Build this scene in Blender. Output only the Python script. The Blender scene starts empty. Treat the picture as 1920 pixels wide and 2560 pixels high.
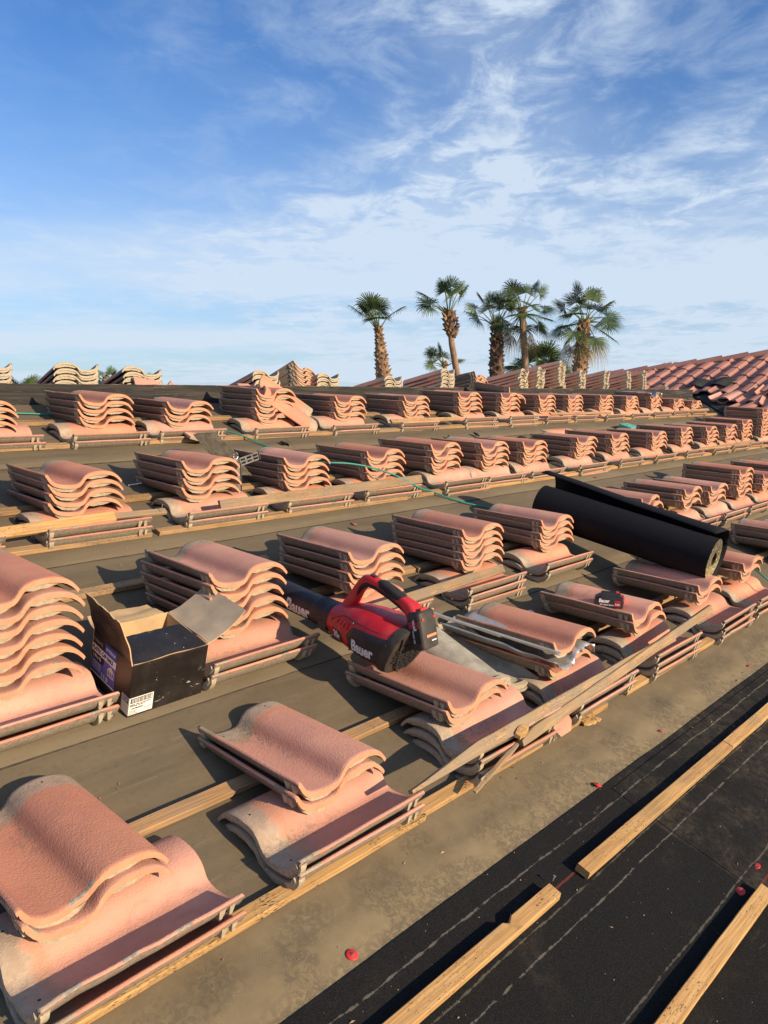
import bpy, bmesh, math, random
from mathutils import Vector, Matrix, noise as mn
R = math.radians
scene = bpy.context.scene
COL = scene.collection

# ------------------------------------------------------------------ camera
cam_d = bpy.data.cameras.new('camera')
cam = bpy.data.objects.new('camera', cam_d); COL.objects.link(cam)
cam_d.sensor_fit = 'VERTICAL'; cam_d.sensor_height = 24.0; cam_d.lens = 24.0 * 1923 / 2560
cam_d.clip_start = 0.02; cam_d.clip_end = 3000
cam.location = (0, 0, 0)
cam.rotation_euler = (R(90 - 8.72), 0, R(43.87 - 90))
scene.camera = cam

# ------------------------------------------------------------------ light
SUN_EL, SUN_AZ = 18.5, -80.0            # azimuth measured from +X (along the battens)
world = bpy.data.worlds.new('World'); scene.world = world; world.use_nodes = True
SKY_STRENGTH = 0.095
sd = bpy.data.lights.new('sun', 'SUN'); so = bpy.data.objects.new('sun', sd); COL.objects.link(so)
sd.energy = 5.0; sd.angle = R(0.53); sd.color = (1.0, 0.80, 0.56)
sdir = Vector((math.cos(R(SUN_EL)) * math.cos(R(SUN_AZ)), math.cos(R(SUN_EL)) * math.sin(R(SUN_AZ)), math.sin(R(SUN_EL))))
so.rotation_euler = sdir.to_track_quat('Z', 'Y').to_euler()
scene.view_settings.view_transform = 'Standard'; scene.view_settings.look = 'None'
scene.view_settings.exposure = 0.42; scene.view_settings.gamma = 1.0
scene.render.engine = 'CYCLES'


def build_world():
    nt = world.node_tree; nt.nodes.clear()
    N = lambda t, **k: new_node(nt, t, **k)
    out = N('ShaderNodeOutputWorld'); bg = N('ShaderNodeBackground'); bg.inputs['Strength'].default_value = SKY_STRENGTH
    sky = N('ShaderNodeTexSky'); sky.sky_type = 'NISHITA'; sky.sun_disc = False
    sky.sun_elevation = R(SUN_EL); sky.sun_rotation = R(90 - SUN_AZ)
    sky.altitude = 50; sky.air_density = 1.1; sky.dust_density = 0.6; sky.ozone_density = 2.5
    tc = N('ShaderNodeTexCoord'); sep = N('ShaderNodeSeparateXYZ'); L = nt.links.new
    L(tc.outputs['Generated'], sep.inputs[0])
    # direction in the frame of the view heading, projected on a flat cloud layer
    def m(op, a, b=None, c=None):
        n = N('ShaderNodeMath', operation=op)
        for i, v in enumerate((a, b, c)):
            if v is None: continue
            if isinstance(v, (int, float)): n.inputs[i].default_value = v
            else: L(v, n.inputs[i])
        return n.outputs[0]
    z = m('MAXIMUM', sep.outputs[2], 0.0)
    zz = m('ADD', z, 0.07)
    ca, sa = math.cos(R(43.87)), math.sin(R(43.87))
    rgt = m('SUBTRACT', m('MULTIPLY', sep.outputs[0], sa), m('MULTIPLY', sep.outputs[1], ca)); fwd = m('ADD', m('MULTIPLY', sep.outputs[0], ca), m('MULTIPLY', sep.outputs[1], sa))
    u = m('DIVIDE', rgt, zz); v = m('DIVIDE', fwd, zz)
    comb = N('ShaderNodeCombineXYZ'); L(u, comb.inputs[0]); L(v, comb.inputs[1])
    def cloud(rot, sc, loc, nscale, det, rough, dist, lo, hi):
        mp = N('ShaderNodeMapping'); mp.inputs['Rotation'].default_value = (0, 0, R(rot)); mp.inputs['Scale'].default_value = sc
        mp.inputs['Location'].default_value = loc
        L(comb.outputs[0], mp.inputs[0])
        nz = N('ShaderNodeTexNoise'); nz.inputs['Scale'].default_value = nscale; nz.inputs['Detail'].default_value = det
        nz.inputs['Roughness'].default_value = rough; nz.inputs['Distortion'].default_value = dist
        L(mp.outputs[0], nz.inputs['Vector'])
        mr = N('ShaderNodeMapRange'); mr.interpolation_type = 'SMOOTHSTEP'
        mr.inputs['From Min'].default_value = lo; mr.inputs['From Max'].default_value = hi
        L(nz.outputs['Fac'], mr.inputs['Value']); return mr.outputs['Result']
    rh, fh = (math.sin(R(43.87)), -math.cos(R(43.87))), (math.cos(R(43.87)), math.sin(R(43.87)))
    side = m('ADD', m('MULTIPLY', sep.outputs[0], rh[0]), m('MULTIPLY', sep.outputs[1], rh[1]))   # -: left, +: right
    c1 = cloud(8, (0.80, .62, 1), (3.1, 1.7, 0), 1.15, 8, 0.56, 0.30, 0.34, 0.76)      # wide veils
    c2 = cloud(-8, (1.0, .80, 1), (1.3, 4.2, 2), 4.4, 10, 0.64, 0.45, 0.38, 0.70)          # finer mottling
    c3 = cloud(-3, (0.15, 0.40, 1), (7.7, 0.4, 5), 1.5, 6, 0.50, 0.25, 0.34, 0.74)       # long streaks near the horizon
    # more cover to the right and in the middle, little in the upper left
    cov = N('ShaderNodeMapRange'); cov.interpolation_type = 'SMOOTHSTEP'
    cov.inputs['From Min'].default_value = -0.36; cov.inputs['From Max'].default_value = 0.14; cov.inputs['To Min'].default_value = 0.22
    L(side, cov.inputs['Value'])
    upm = N('ShaderNodeMapRange'); upm.interpolation_type = 'SMOOTHSTEP'; upm.inputs['From Min'].default_value = 0.10; upm.inputs['From Max'].default_value = 0.26
    L(z, upm.inputs['Value'])
    a = m('MULTIPLY', m('ADD', m('MULTIPLY', c1, 0.42), m('MULTIPLY', m('MULTIPLY', c1, c2), 1.05)), cov.outputs['Result'])
    a = m('ADD', a, m('MULTIPLY', c2, m('MULTIPLY', cov.outputs['Result'], 0.22)))
    low = m('SUBTRACT', 1.0, upm.outputs['Result'])
    b = m('MULTIPLY', m('MULTIPLY', c3, 0.62), m('ADD', m('MULTIPLY', low, 0.92), 0.06))
    hz = N('ShaderNodeMapRange'); hz.interpolation_type = 'SMOOTHSTEP'; hz.inputs['From Min'].default_value = -0.02; hz.inputs['From Max'].default_value = 0.42
    hz.inputs['To Min'].default_value = 0.56; hz.inputs['To Max'].default_value = 0.0
    L(z, hz.inputs['Value'])
    tot = m('MINIMUM', m('ADD', m('ADD', a, b), hz.outputs['Result']), 0.92)
    tint = N('ShaderNodeMix', data_type='RGBA', blend_type='MULTIPLY'); tint.inputs[0].default_value = 1.0
    L(sky.outputs[0], tint.inputs[6]); tint.inputs[7].default_value = SKY_TINT
    mix = N('ShaderNodeMix', data_type='RGBA'); L(tot, mix.inputs[0]); L(tint.outputs[2], mix.inputs[6]); mix.inputs[7].default_value = CLOUD_COL
    L(mix.outputs[2], bg.inputs['Color']); L(bg.outputs[0], out.inputs['Surface'])


SKY_TINT = (.47, .82, 1.28, 1)
CLOUD_COL = (5.3, 6.2, 7.3, 1)


def new_node(nt, t, **k):
    n = nt.nodes.new(t)
    for a, b in k.items(): setattr(n, a, b)
    return n


build_world()

# ------------------------------------------------------------------ material helpers
class NT:
    def __init__(s, name):
        s.m = bpy.data.materials.new(name); s.m.use_nodes = True; s.nt = s.m.node_tree; s.nt.nodes.clear()
        s.out = s.nt.nodes.new('ShaderNodeOutputMaterial'); s.p = s.nt.nodes.new('ShaderNodeBsdfPrincipled')
        s.nt.links.new(s.p.outputs[0], s.out.inputs[0]); s.L = s.nt.links.new
        s.tc = s.nt.nodes.new('ShaderNodeTexCoord'); s.obj = s.tc.outputs['Object']
        sp = s.nt.nodes.new('ShaderNodeSeparateXYZ'); s.L(s.obj, sp.inputs[0]); s.x, s.y, s.z = sp.outputs
        oi = s.nt.nodes.new('ShaderNodeObjectInfo'); s.rnd = oi.outputs['Random']
    def N(s, t, **k): return new_node(s.nt, t, **k)
    def put(s, n, i, v):
        if v is None: return
        if hasattr(v, 'is_output') or isinstance(v, bpy.types.NodeSocket): s.L(v, n.inputs[i])
        else: n.inputs[i].default_value = v
    def math(s, op, a, b=None, c=None, clamp=False):
        n = s.N('ShaderNodeMath', operation=op, use_clamp=clamp); s.put(n, 0, a); s.put(n, 1, b); s.put(n, 2, c); return n.outputs[0]
    def noise(s, scale, det=4, rough=.55, dist=0, vec=None, w=None):
        n = s.N('ShaderNodeTexNoise')
        if w is not None: n.noise_dimensions = '4D'; s.put(n, 'W', w)
        s.put(n, 'Vector', vec if vec is not None else s.obj); s.put(n, 'Scale', scale); s.put(n, 'Detail', det); s.put(n, 'Roughness', rough); s.put(n, 'Distortion', dist)
        return n.outputs['Fac']
    def mapv(s, sc=(1, 1, 1), loc=(0, 0, 0), rot=(0, 0, 0), vec=None):
        n = s.N('ShaderNodeMapping'); s.put(n, 'Vector', vec if vec is not None else s.obj); s.put(n, 'Scale', sc); s.put(n, 'Location', loc); s.put(n, 'Rotation', rot); return n.outputs[0]
    def step(s, v, lo, hi, a=0., b=1.):
        n = s.N('ShaderNodeMapRange', interpolation_type='SMOOTHSTEP'); s.put(n, 'Value', v); s.put(n, 'From Min', lo); s.put(n, 'From Max', hi); s.put(n, 'To Min', a); s.put(n, 'To Max', b); return n.outputs['Result']
    def mix(s, f, a, b, mode='MIX'):
        n = s.N('ShaderNodeMix', data_type='RGBA', blend_type=mode); s.put(n, 0, f)
        for i, v in ((6, a), (7, b)):
            if isinstance(v, tuple): v = (v[0], v[1], v[2], 1)
            s.put(n, i, v)
        return n.outputs[2]
    def bump(s, h, strength=.3, dist=.002, prev=None):
        n = s.N('ShaderNodeBump'); s.put(n, 'Height', h); s.put(n, 'Strength', strength); s.put(n, 'Distance', dist)
        if prev is not None: s.L(prev, n.inputs['Normal'])
        return n.outputs[0]
    def fin(s, col, rough=.8, nrm=None, metal=0., spec=.4):
        if isinstance(col, tuple): col = (col[0], col[1], col[2], 1)
        s.put(s.p, 'Base Color', col); s.put(s.p, 'Roughness', rough); s.put(s.p, 'Metallic', metal); s.put(s.p, 'Specular IOR Level', spec)
        if nrm is not None: s.L(nrm, s.p.inputs['Normal'])
        return s.m


def plain(name, col, rough=.6, metal=0, spec=.4, var=.12, nsc=30, bump=0, bsc=200):
    s = NT(name)
    n = s.noise(nsc, 4, .6)
    c = s.mix(s.step(n, .3, .7), tuple(x * (1 - var) for x in col), tuple(min(1, x * (1 + var)) for x in col))
    nr = s.bump(s.noise(bsc, 3), bump, .001) if bump else None
    return s.fin(c, rough, nr, metal, spec)


def m_tile(kind):
    s = NT('tile_' + kind)
    at = s.N('ShaderNodeAttribute'); at.attribute_name = 'tile_co'; s.obj = at.outputs['Vector']
    sp_ = s.N('ShaderNodeSeparateXYZ'); s.L(s.obj, sp_.inputs[0]); s.x, s.y, s.z = sp_.outputs
    off = s.math('MULTIPLY', s.rnd, 37.)
    n1 = s.noise(5, 4, .6, .3, w=off); n2 = s.noise(26, 5, .65, w=off); n3 = s.noise(95, 4, .7, w=off)
    pinkA, pinkB, orange = (.64, .288, .182), (.54, .226, .150), (.65, .285, .145)
    pink = s.mix(s.step(n1, .35, .66), pinkA, pinkB)
    pink = s.mix(s.math('MULTIPLY', s.step(n2, .5, .72), .45), pink, orange)
    # every tile a little different
    hv = s.N('ShaderNodeHueSaturation'); s.L(pink, hv.inputs['Color'])
    s.put(hv, 'Value', s.step(s.rnd, 0, 1, .90, 1.10)); s.put(hv, 'Saturation', s.step(s.math('FRACT', s.math('MULTIPLY', s.rnd, 7.3)), 0, 1, .86, 1.03)); pink = hv.outputs[0]
    grayA, grayB = (.42, .345, .245), (.29, .24, .175)
    gray = s.mix(s.step(n2, .35, .68), grayA, grayB)
    if kind == 'face':
        # bare head strip that was covered by the next course
        wob = s.math('MULTIPLY', s.math('SUBTRACT', n2, .5), .075)
        wob2 = s.math('MULTIPLY', s.math('SUBTRACT', n1, .5), .13)
        yy = s.math('ADD', s.math('ADD', s.y, wob), wob2)
        xin = s.step(s.math('ABSOLUTE', s.math('SUBTRACT', s.x, .075)), .03, .10, .03, 0.)
        head = s.step(s.math('ADD', yy, xin), .374, .396)
        col = s.mix(s.math('MULTIPLY', head, s.step(s.rnd, 0, 1, .78, .97)), pink, gray)
        # ochre fringe
        fr = s.math('MULTIPLY', s.step(s.math('ABSOLUTE', s.math('SUBTRACT', yy, .366)), .006, .02, 1., 0.), .5)
        col = s.mix(fr, col, (.50, .235, .13))
        # dirt in the valley beside the barrel
        dv = s.math('MULTIPLY', s.step(s.math('ABSOLUTE', s.math('SUBTRACT', s.x, .128)), .006, .03, 1., 0.), s.step(n3, .46, .62))
        dv = s.math('MULTIPLY', dv, s.math('MULTIPLY', s.step(s.y, .06, .33), s.step(n1, .36, .55)))
        col = s.mix(s.math('MULTIPLY', dv, .8), col, (.20, .165, .11))
        # chalky bloom + specks
        bl = s.math('MULTIPLY', s.step(n1, .52, .75), s.step(n3, .4, .6))
        col = s.mix(s.math('MULTIPLY', bl, .34), col, (.55, .41, .31))
        run = s.noise(1.0, 5, .65, .6, vec=s.mapv((70, 6, 20)), w=off); col = s.mix(s.math('MULTIPLY', s.math('MULTIPLY', s.step(run, .56, .66), s.step(n1, .40, .6)), .34), col, (.30, .20, .145))
        n4 = s.noise(13, 5, .7, .8, w=s.math('ADD', off, 9.)); big = s.noise(3.1, 3, .5, 0, w=s.math('ADD', off, 21.))
        col = s.mix(s.math('MULTIPLY', s.math('MULTIPLY', s.step(n4, .54, .66), s.step(big, .46, .62)), .45), col, (.36, .20, .14))
        col = s.mix(s.math('MULTIPLY', s.math('MULTIPLY', s.step(n3, .60, .68), s.step(big, .55, .40)), .5), col, (.30, .235, .17))
        sp = s.step(s.noise(420, 2, .5, w=off), .70, .76); col = s.mix(s.math('MULTIPLY', sp, .5), col, (.13, .10, .08))
        # nail holes
        for hx, hy in ((.068, .408), (.222, .412)):
            d = s.math('SQRT', s.math('ADD', s.math('POWER', s.math('SUBTRACT', s.x, hx), 2.), s.math('POWER', s.math('SUBTRACT', s.y, hy), 2.)))
            col = s.mix(s.step(d, .0026, .0040, 1., 0.), col, (.03, .025, .02))
        rough = .93
        h = s.math('ADD', s.math('MULTIPLY', s.noise(250, 2, .5, 0, w=off), 1.0), s.math('MULTIPLY', n3, .25))
        nr = s.bump(h, .62, .0030)
        return s.fin(col, rough, nr, 0, .25)
    if kind == 'concrete':
        c = s.mix(s.step(n3, .35, .7), (.46, .385, .270), (.31, .255, .180))
        c = s.mix(s.math('MULTIPLY', s.step(n1, .55, .7), .3), c, (.34, .22, .15))
        return s.fin(c, .95, s.bump(s.noise(260, 4, .65, w=off), .35, .002), 0, .2)
    if kind == 'under':  # same concrete in a darker copy: shade between stacked tiles put into the colour
        c = s.mix(s.step(n3, .35, .7), (.27, .225, .165), (.175, .145, .11))
        return s.fin(c, .95, s.bump(s.noise(260, 4, .65, w=off), .35, .002), 0, .2)
    if kind == 'lip':  # weathered, mottled lip side; colour also darkened to paint in its shade
        c = s.mix(s.step(n3, .44, .56), (.36, .195, .145), (.20, .165, .125))
        c = s.mix(s.math('MULTIPLY', s.step(n2, .46, .6), .6), c, (.40, .21, .155))
        return s.fin(c, .95, s.bump(s.noise(230, 4, .65, w=off), .5, .003), 0, .2)
    if kind == 'butt':
        c = s.mix(s.step(n2, .35, .65), (.62, .29, .170), (.56, .245, .140))
        sp = s.step(s.noise(330, 3, .6, w=off), .64, .72); c = s.mix(s.math('MULTIPLY', sp, .6), c, (.30, .23, .17))
        return s.fin(c, .95, s.bump(s.noise(240, 4, .65, w=off), .5, .003), 0, .2)


M = {}
for k in ('face', 'concrete', 'lip', 'butt', 'under'): M['tile_' + k] = m_tile(k)


def m_wood(name, a, b, speck=.5, weather=0., less=0.):
    s = NT(name); off = s.math('MULTIPLY', s.rnd, 50.)
    v = s.mapv((2.0, 60, 60)); g = s.noise(1.6, 5, .6, 1.0, vec=v, w=off)
    v2 = s.mapv((7, 240, 240)); g2 = s.noise(1.0, 3, .6, .4, vec=v2, w=off)
    c = s.mix(s.step(g, .35, .66), a, b)
    c = s.mix(s.math('MULTIPLY', s.step(g2, .45, .62), .45), c, tuple(x * .62 for x in b))
    big = s.noise(3.2, 4, .6, .5, w=off)
    c = s.mix(s.math('MULTIPLY', s.step(big, .52, .62), .35 + weather * .5), c, (.24, .175, .10))
    if weather: c = s.mix(s.math('MULTIPLY', s.step(s.noise(7, 5, .6, .6, w=off), .42, .6), weather), c, (.23, .18, .125))
    # tar and felt flecks
    v3 = s.mapv((85, 420, 420)); f = s.noise(1.0, 3, .65, vec=v3, w=off); patch = s.noise(5, 4, .65, w=off)
    fl = s.math('MULTIPLY', s.step(f, .535 + less, .585 + less), s.step(patch, .46 + less * .6, .56 + less * .6))
    c = s.mix(s.math('MULTIPLY', fl, speck), c, (.03, .025, .02))
    hv = s.N('ShaderNodeHueSaturation'); s.L(c, hv.inputs['Color']); s.put(hv, 'Value', s.step(s.rnd, 0, 1, .88, 1.1)); c = hv.outputs[0]
    return s.fin(c, .78, s.bump(s.math('ADD', g2, g), .45, .0015), 0, .3)


M['wood'] = m_wood('batten_wood', (.56, .345, .140), (.42, .230, .082), 1.0, 0)
M['wood_old'] = m_wood('weathered_wood', (.38, .25, .13), (.27, .17, .088), .45, .70)
M['wood_clean'] = m_wood('clean_batten_wood', (.58, .355, .145), (.44, .24, .085), .9, 0, .04)
M['wood_tan'] = m_wood('dusty_wood', (.46, .275, .125), (.31, .175, .075), .6, .30)


def ringmark(s, cx, cy, r, off=0.):
    dx = s.math('SUBTRACT', s.x, cx); dy = s.math('SUBTRACT', s.y, cy)
    d = s.math('SQRT', s.math('ADD', s.math('MULTIPLY', dx, dx), s.math('MULTIPLY', s.math('MULTIPLY', dy, dy), 1.3)))
    d = s.math('ADD', d, s.math('MULTIPLY', s.noise(9, 2), .012))
    ring = s.step(s.math('SINE', s.math('MULTIPLY', d, 900.)), -.2, .7)
    return s.math('MULTIPLY', ring, s.step(d, r * 1.1, r * 1.8, 1., 0.))


def m_felt():
    s = NT('dusty_felt')
    n1 = s.noise(1.1, 5, .6, .4); n2 = s.noise(9, 6, .65, .3); n3 = s.noise(60, 5, .7); n4 = s.noise(500, 2, .5)
    st = s.noise(1.0, 5, .6, .2, vec=s.mapv((3, 22, 1)))
    c = s.mix(s.step(n1, .3, .7), (.160, .125, .078), (.120, .093, .058))
    c = s.mix(s.math('MULTIPLY', s.step(st, .42, .68), .40), c, (.190, .150, .094))
    c = s.mix(s.math('MULTIPLY', s.step(n3, .52, .70), .35), c, (.085, .067, .044))
    # dust rubbed off by boots: dark mottled scuffs
    sc = s.math('MULTIPLY', s.step(s.noise(4.2, 3, .55, .6), .44, .56), s.step(s.noise(46, 6, .75, 1.2), .43, .56))
    near = s.step(s.y, 1.10, 1.34, 1., .12)
    front = s.step(s.y, 1.22, 1.36, .75, 0.); c = s.mix(front, c, s.mix(s.step(n2, .3, .7), (.222, .170, .096), (.165, .126, .072)))
    c = s.mix(s.math('MULTIPLY', s.math('MULTIPLY', sc, near), .62), c, (.075, .060, .042))
    edge = s.math('MULTIPLY', s.step(s.math('ADD', s.y, s.math('MULTIPLY', n2, .06)), 1.10, 1.17, 1., 0.), s.step(s.noise(48, 6, .75, 1.0), .42, .56))
    c = s.mix(s.math('MULTIPLY', edge, .75), c, (.085, .07, .05))
    # boot sole rings
    ring = None
    for cx, cy, r in ((1.26, 1.235, .048), (1.135, 1.20, .026), (.905, 1.20, .030)):
        k = ringmark(s, cx, cy, r); ring = k if ring is None else s.math('MAXIMUM', ring, k)
    ring = s.math('MULTIPLY', ring, s.step(s.noise(30, 4, .7), .38, .55))
    for cx, cy, ra, rb in ((2.80, 1.19, .055, .040), (3.42, 1.20, .07, .05), (3.30, 1.24, .05, .05), (1.62, 1.17, .05, .03), (2.20, 1.22, .06, .035), (1.02, 1.22, .07, .04), (.78, 1.22, .06, .05), (1.42, 1.245, .05, .03)):
        dd = s.math('ADD', s.math('POWER', s.math('DIVIDE', s.math('SUBTRACT', s.x, cx), ra), 2.), s.math('POWER', s.math('DIVIDE', s.math('SUBTRACT', s.y, cy), rb), 2.))
        pr = s.math('MULTIPLY', s.step(s.math('ADD', dd, s.math('MULTIPLY', n2, 2.6)), 1.2, 3.6, 1., 0.), s.step(s.noise(62, 6, .75, 1.0), .40, .56))
        c = s.mix(s.math('MULTIPLY', pr, .42), c, (.062, .050, .036))
    c = s.mix(s.math('MULTIPLY', ring, .42), c, (.09, .075, .052))
    for x0, ya, yb_ in ((3.40, 2.84, 3.25), (4.55, 2.0, 2.5), (2.62, 3.74, 3.95), (5.6, 2.84, 3.2), (2.95, 2.2, 2.8)):
        w = s.math('ADD', s.math('SUBTRACT', s.x, x0), s.math('MULTIPLY', s.math('SUBTRACT', s.y, 2.4), -.35))
        w = s.math('ADD', w, s.math('MULTIPLY', s.math('SUBTRACT', s.noise(5, 2), .5), .02))
        ln = s.math('MULTIPLY', s.step(s.math('ABSOLUTE', w), .0012, .0038, 1., 0.), s.math('MULTIPLY', s.step(s.y, ya, ya + .01), s.step(s.y, yb_ - .01, yb_, 1., 0.)))
        c = s.mix(s.math('MULTIPLY', ln, .7), c, (.035, .028, .02))
    # faint printed lap lines, broken and dusty
    for yy in (1.42, 1.52, 1.76, 1.86, 2.08, 2.24, 2.42, 2.70, 3.40, 3.50, 4.10):
        w = s.math('ADD', s.math('SUBTRACT', s.y, yy), s.math('MULTIPLY', s.math('SUBTRACT', s.noise(3, 3), .5), .012))
        ln = s.math('MULTIPLY', s.step(s.math('ABSOLUTE', w), .001, .0035, 1., 0.), s.step(s.noise(14, 3), .48, .58))
        c = s.mix(s.math('MULTIPLY', ln, .22), c, (.26, .21, .145))
    nr = s.bump(n3, .22, .003); nr = s.bump(n4, .18, .0012, nr)
    nr = s.bump(s.noise(2.4, 3, .5, .5, vec=s.mapv((.6, 1.6, 1))), .55, .03, nr)
    return s.fin(c, .92, nr, 0, .25)


def m_membrane():
    s = NT('black_membrane')
    n3 = s.noise(420, 2, .6); n2 = s.noise(3.0, 5, .65, .5); n1 = s.noise(34, 5, .75, .8)
    c = s.mix(s.step(n3, .4, .7), (.008, .008, .0085), (.023, .0225, .0215))
    right = s.step(s.math('ADD', s.x, s.math('MULTIPLY', s.y, .08)), 2.185, 2.19)
    lo = s.math('SUBTRACT', .54, s.math('MULTIPLY', right, .17))
    dm = s.step(s.math('SUBTRACT', n2, lo), 0., .22)
    d = s.math('MULTIPLY', dm, s.step(n1, .34, .70))
    c = s.mix(s.math('MULTIPLY', d, .55), c, (.080, .064, .044))
    sm = s.noise(1.0, 5, .7, 1.4, vec=s.mapv((5, 34, 1), rot=(0, 0, R(28))))
    c = s.mix(s.math('MULTIPLY', s.math('MULTIPLY', s.step(sm, .60, .72), s.step(s.noise(2.2, 2), .52, .66)), .5), c, (.19, .16, .12))
    for yy, w0, wd in ((1.018, .42, .0018), (.902, .28, .0018), (.853, .42, .0018), (.657, .30, .0018), (.44, .35, .002)):
        w = s.math('ADD', s.math('SUBTRACT', s.y, yy), s.math('MULTIPLY', s.math('SUBTRACT', s.noise(5, 3), .5), .016))
        thick = s.math('MULTIPLY', s.step(s.noise(36, 4, .7), .36, .66), wd * 1.7)
        ln = s.step(s.math('SUBTRACT', s.math('ABSOLUTE', w), thick), -.0006, .0012, 1., 0.)
        ln = s.math('MULTIPLY', ln, s.step(s.noise(17, 4, .6), .34, .44))
        c = s.mix(s.math('MULTIPLY', ln, w0), c, (.235, .215, .17))
    # red snapped chalk line
    w = s.math('ADD', s.math('SUBTRACT', s.y, .942), s.math('MULTIPLY', s.math('SUBTRACT', s.noise(30, 2), .5), .004))
    rl = s.math('MULTIPLY', s.step(s.math('ABSOLUTE', w), .001, .0045, 1., 0.), s.step(s.math('ABSOLUTE', s.math('SUBTRACT', s.x, 1.66)), .09, .12, 1., 0.))
    c = s.mix(s.math('MULTIPLY', rl, .75), c, (.16, .035, .03))
    w = s.math('SUBTRACT', s.y, .612)
    rl = s.math('MULTIPLY', s.step(s.math('ABSOLUTE', w), .001, .0045, 1., 0.), s.step(s.math('ABSOLUTE', s.math('SUBTRACT', s.x, 2.24)), .09, .12, 1., 0.))
    c = s.mix(s.math('MULTIPLY', rl, .7), c, (.16, .035, .03))
    sp = s.step(s.noise(130, 1, .5), .80, .81); c = s.mix(sp, c, (.30, .24, .15))
    nr = s.bump(n3, .35, .0014); nr = s.bump(s.noise(2.2, 3, .5, .4), .5, .03, nr)
    return s.fin(c, .95, nr, 0, .12)


M['felt'] = m_felt(); M['membrane'] = m_membrane()
M['felt_black'] = plain('black_felt', (.0055, .0055, .0075), .8, 0, .25, .25, 60, .25, 400)
M['felt_scrap'] = plain('old_felt_scrap', (.085, .07, .05), .95, 0, .2, .35, 25, .5, 150)
M['tar_edge'] = plain('felt_edge', (.05, .042, .032), .9, 0, .2, .3, 30)


def m_ridgeboard():
    s = NT('charred_board'); g = s.noise(1.4, 6, .65, 1.2, vec=s.mapv((1.6, 30, 30)))
    c = s.mix(s.step(g, .4, .72), (.022, .020, .018), (.060, .052, .043))
    g2 = s.noise(1.0, 6, .7, 1.0, vec=s.mapv((3, 60, 60)))
    c = s.mix(s.math('MULTIPLY', s.math('MULTIPLY', s.step(g2, .57, .64), s.step(s.noise(2.2, 3), .46, .6)), .8), c, (.20, .16, .12))
    top = s.step(s.z, .1405, .1435); c = s.mix(s.math('MULTIPLY', top, s.step(s.noise(12, 4), .45, .6)), c, (.22, .14, .08))
    return s.fin(c, .85, s.bump(g2, .5, .004), 0, .3)


M['ridge'] = m_ridgeboard()
s = NT('red_plastic'); n_ = s.noise(9, 5, .65, .6); n2_ = s.noise(60, 4, .7)
c_ = s.mix(s.step(s.noise(25, 4, .6), .3, .7), (.44, .009, .016), (.54, .012, .020))
c_ = s.mix(s.math('MULTIPLY', s.math('MULTIPLY', s.step(n_, .48, .68), s.step(n2_, .35, .65)), .28), c_, (.30, .20, .13))
M['red_plastic'] = s.fin(c_, s.step(n_, .4, .65, .32, .55), s.bump(s.noise(500, 2), .05, .001), 0, .5)
M['red_bright'] = plain('bright_red_plastic', (.70, .03, .02), .4, 0, .5, .08, 30)
M['black_plastic'] = plain('black_plastic', (.018, .018, .020), .45, 0, .45, .3, 20, .12, 500)
M['dusty_black'] = plain('dusty_black_plastic', (.040, .034, .027), .6, 0, .4, .3, 35, .12, 300)
M['rubber'] = plain('grip_rubber', (.022, .020, .020), .75, 0, .3, .3, 40, .3, 500)
M['white_ink'] = plain('white_ink', (.62, .62, .62), .5, 0, .4, .05)
M['white_paper'] = plain('white_paper', (.78, .76, .68), .7, 0, .3, .04, 20)
M['black_ink'] = plain('black_ink', (.018, .018, .018), .6, 0, .3, .05)
M['gray_ink'] = plain('gray_ink', (.22, .22, .22), .6, 0, .3, .05)
M['blue_ink'] = plain('blue_print', (.035, .075, .36), .45, 0, .4, .1)
M['violet_ink'] = plain('violet_print', (.12, .11, .36), .45, 0, .4, .15)
M['cardboard'] = plain('inner_cardboard', (.52, .36, .19), .9, 0, .2, .10, 14, .15, 200)
M['kraft'] = plain('grey_cardboard', (.33, .27, .20), .9, 0, .2, .14, 10, .15, 120)
M['steel'] = plain('galvanised_steel', (.48, .47, .45), .38, .85, .5, .2, 40, .1, 80)
M['steel_dull'] = plain('dull_steel', (.16, .15, .14), .55, .6, .5, .25, 30)
M['aluminium'] = plain('aluminium', (.60, .57, .52), .42, .75, .5, .10, 30, .35, 30)
M['red_cap'] = plain('red_cap_plastic', (.60, .03, .025), .45, 0, .5, .15, 60)
M['green_cord'] = plain('green_cord', (.012, .22, .17), .45, 0, .5, .12, 20)
M['teal'] = plain('teal_plastic', (.10, .36, .28), .5, 0, .4, .1)
M['concrete_core'] = plain('broken_concrete', (.30, .265, .205), .95, 0, .2, .3, 120, .6, 300)


def m_boxprint():
    s = NT('black_box_print'); n = s.noise(14, 4, .6)
    c = s.mix(s.step(n, .4, .7), (.012, .0095, .0085), (.024, .019, .017))
    # scratches and creases showing paper
    for rot, loc, lim in ((35, (0, 0, 0), .665), (-50, (3, 1, 2), .675), (80, (5, 3, 1), .68)):
        g = s.noise(1, 4, .7, 2.4, vec=s.mapv((10, 120, 40), loc, (R(rot), R(rot), R(rot))))
        c = s.mix(s.math('MULTIPLY', s.step(g, lim, lim + .02), s.step(s.noise(9, 2), .48, .62)), c, (.42, .38, .32))
    g = s.step(s.noise(55, 3, .6, 1.5), .725, .735); c = s.mix(g, c, (.75, .72, .62))
    return s.fin(c, .36, s.bump(n, .1, .004), 0, .5)


M['box_black'] = m_boxprint()

# ------------------------------------------------------------------ object helpers
def tag(o, label=None, cat=None, group=None, kind=None):
    if label: o['label'] = label
    if cat: o['category'] = cat
    if group: o['group'] = group
    if kind: o['kind'] = kind
    return o


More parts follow.
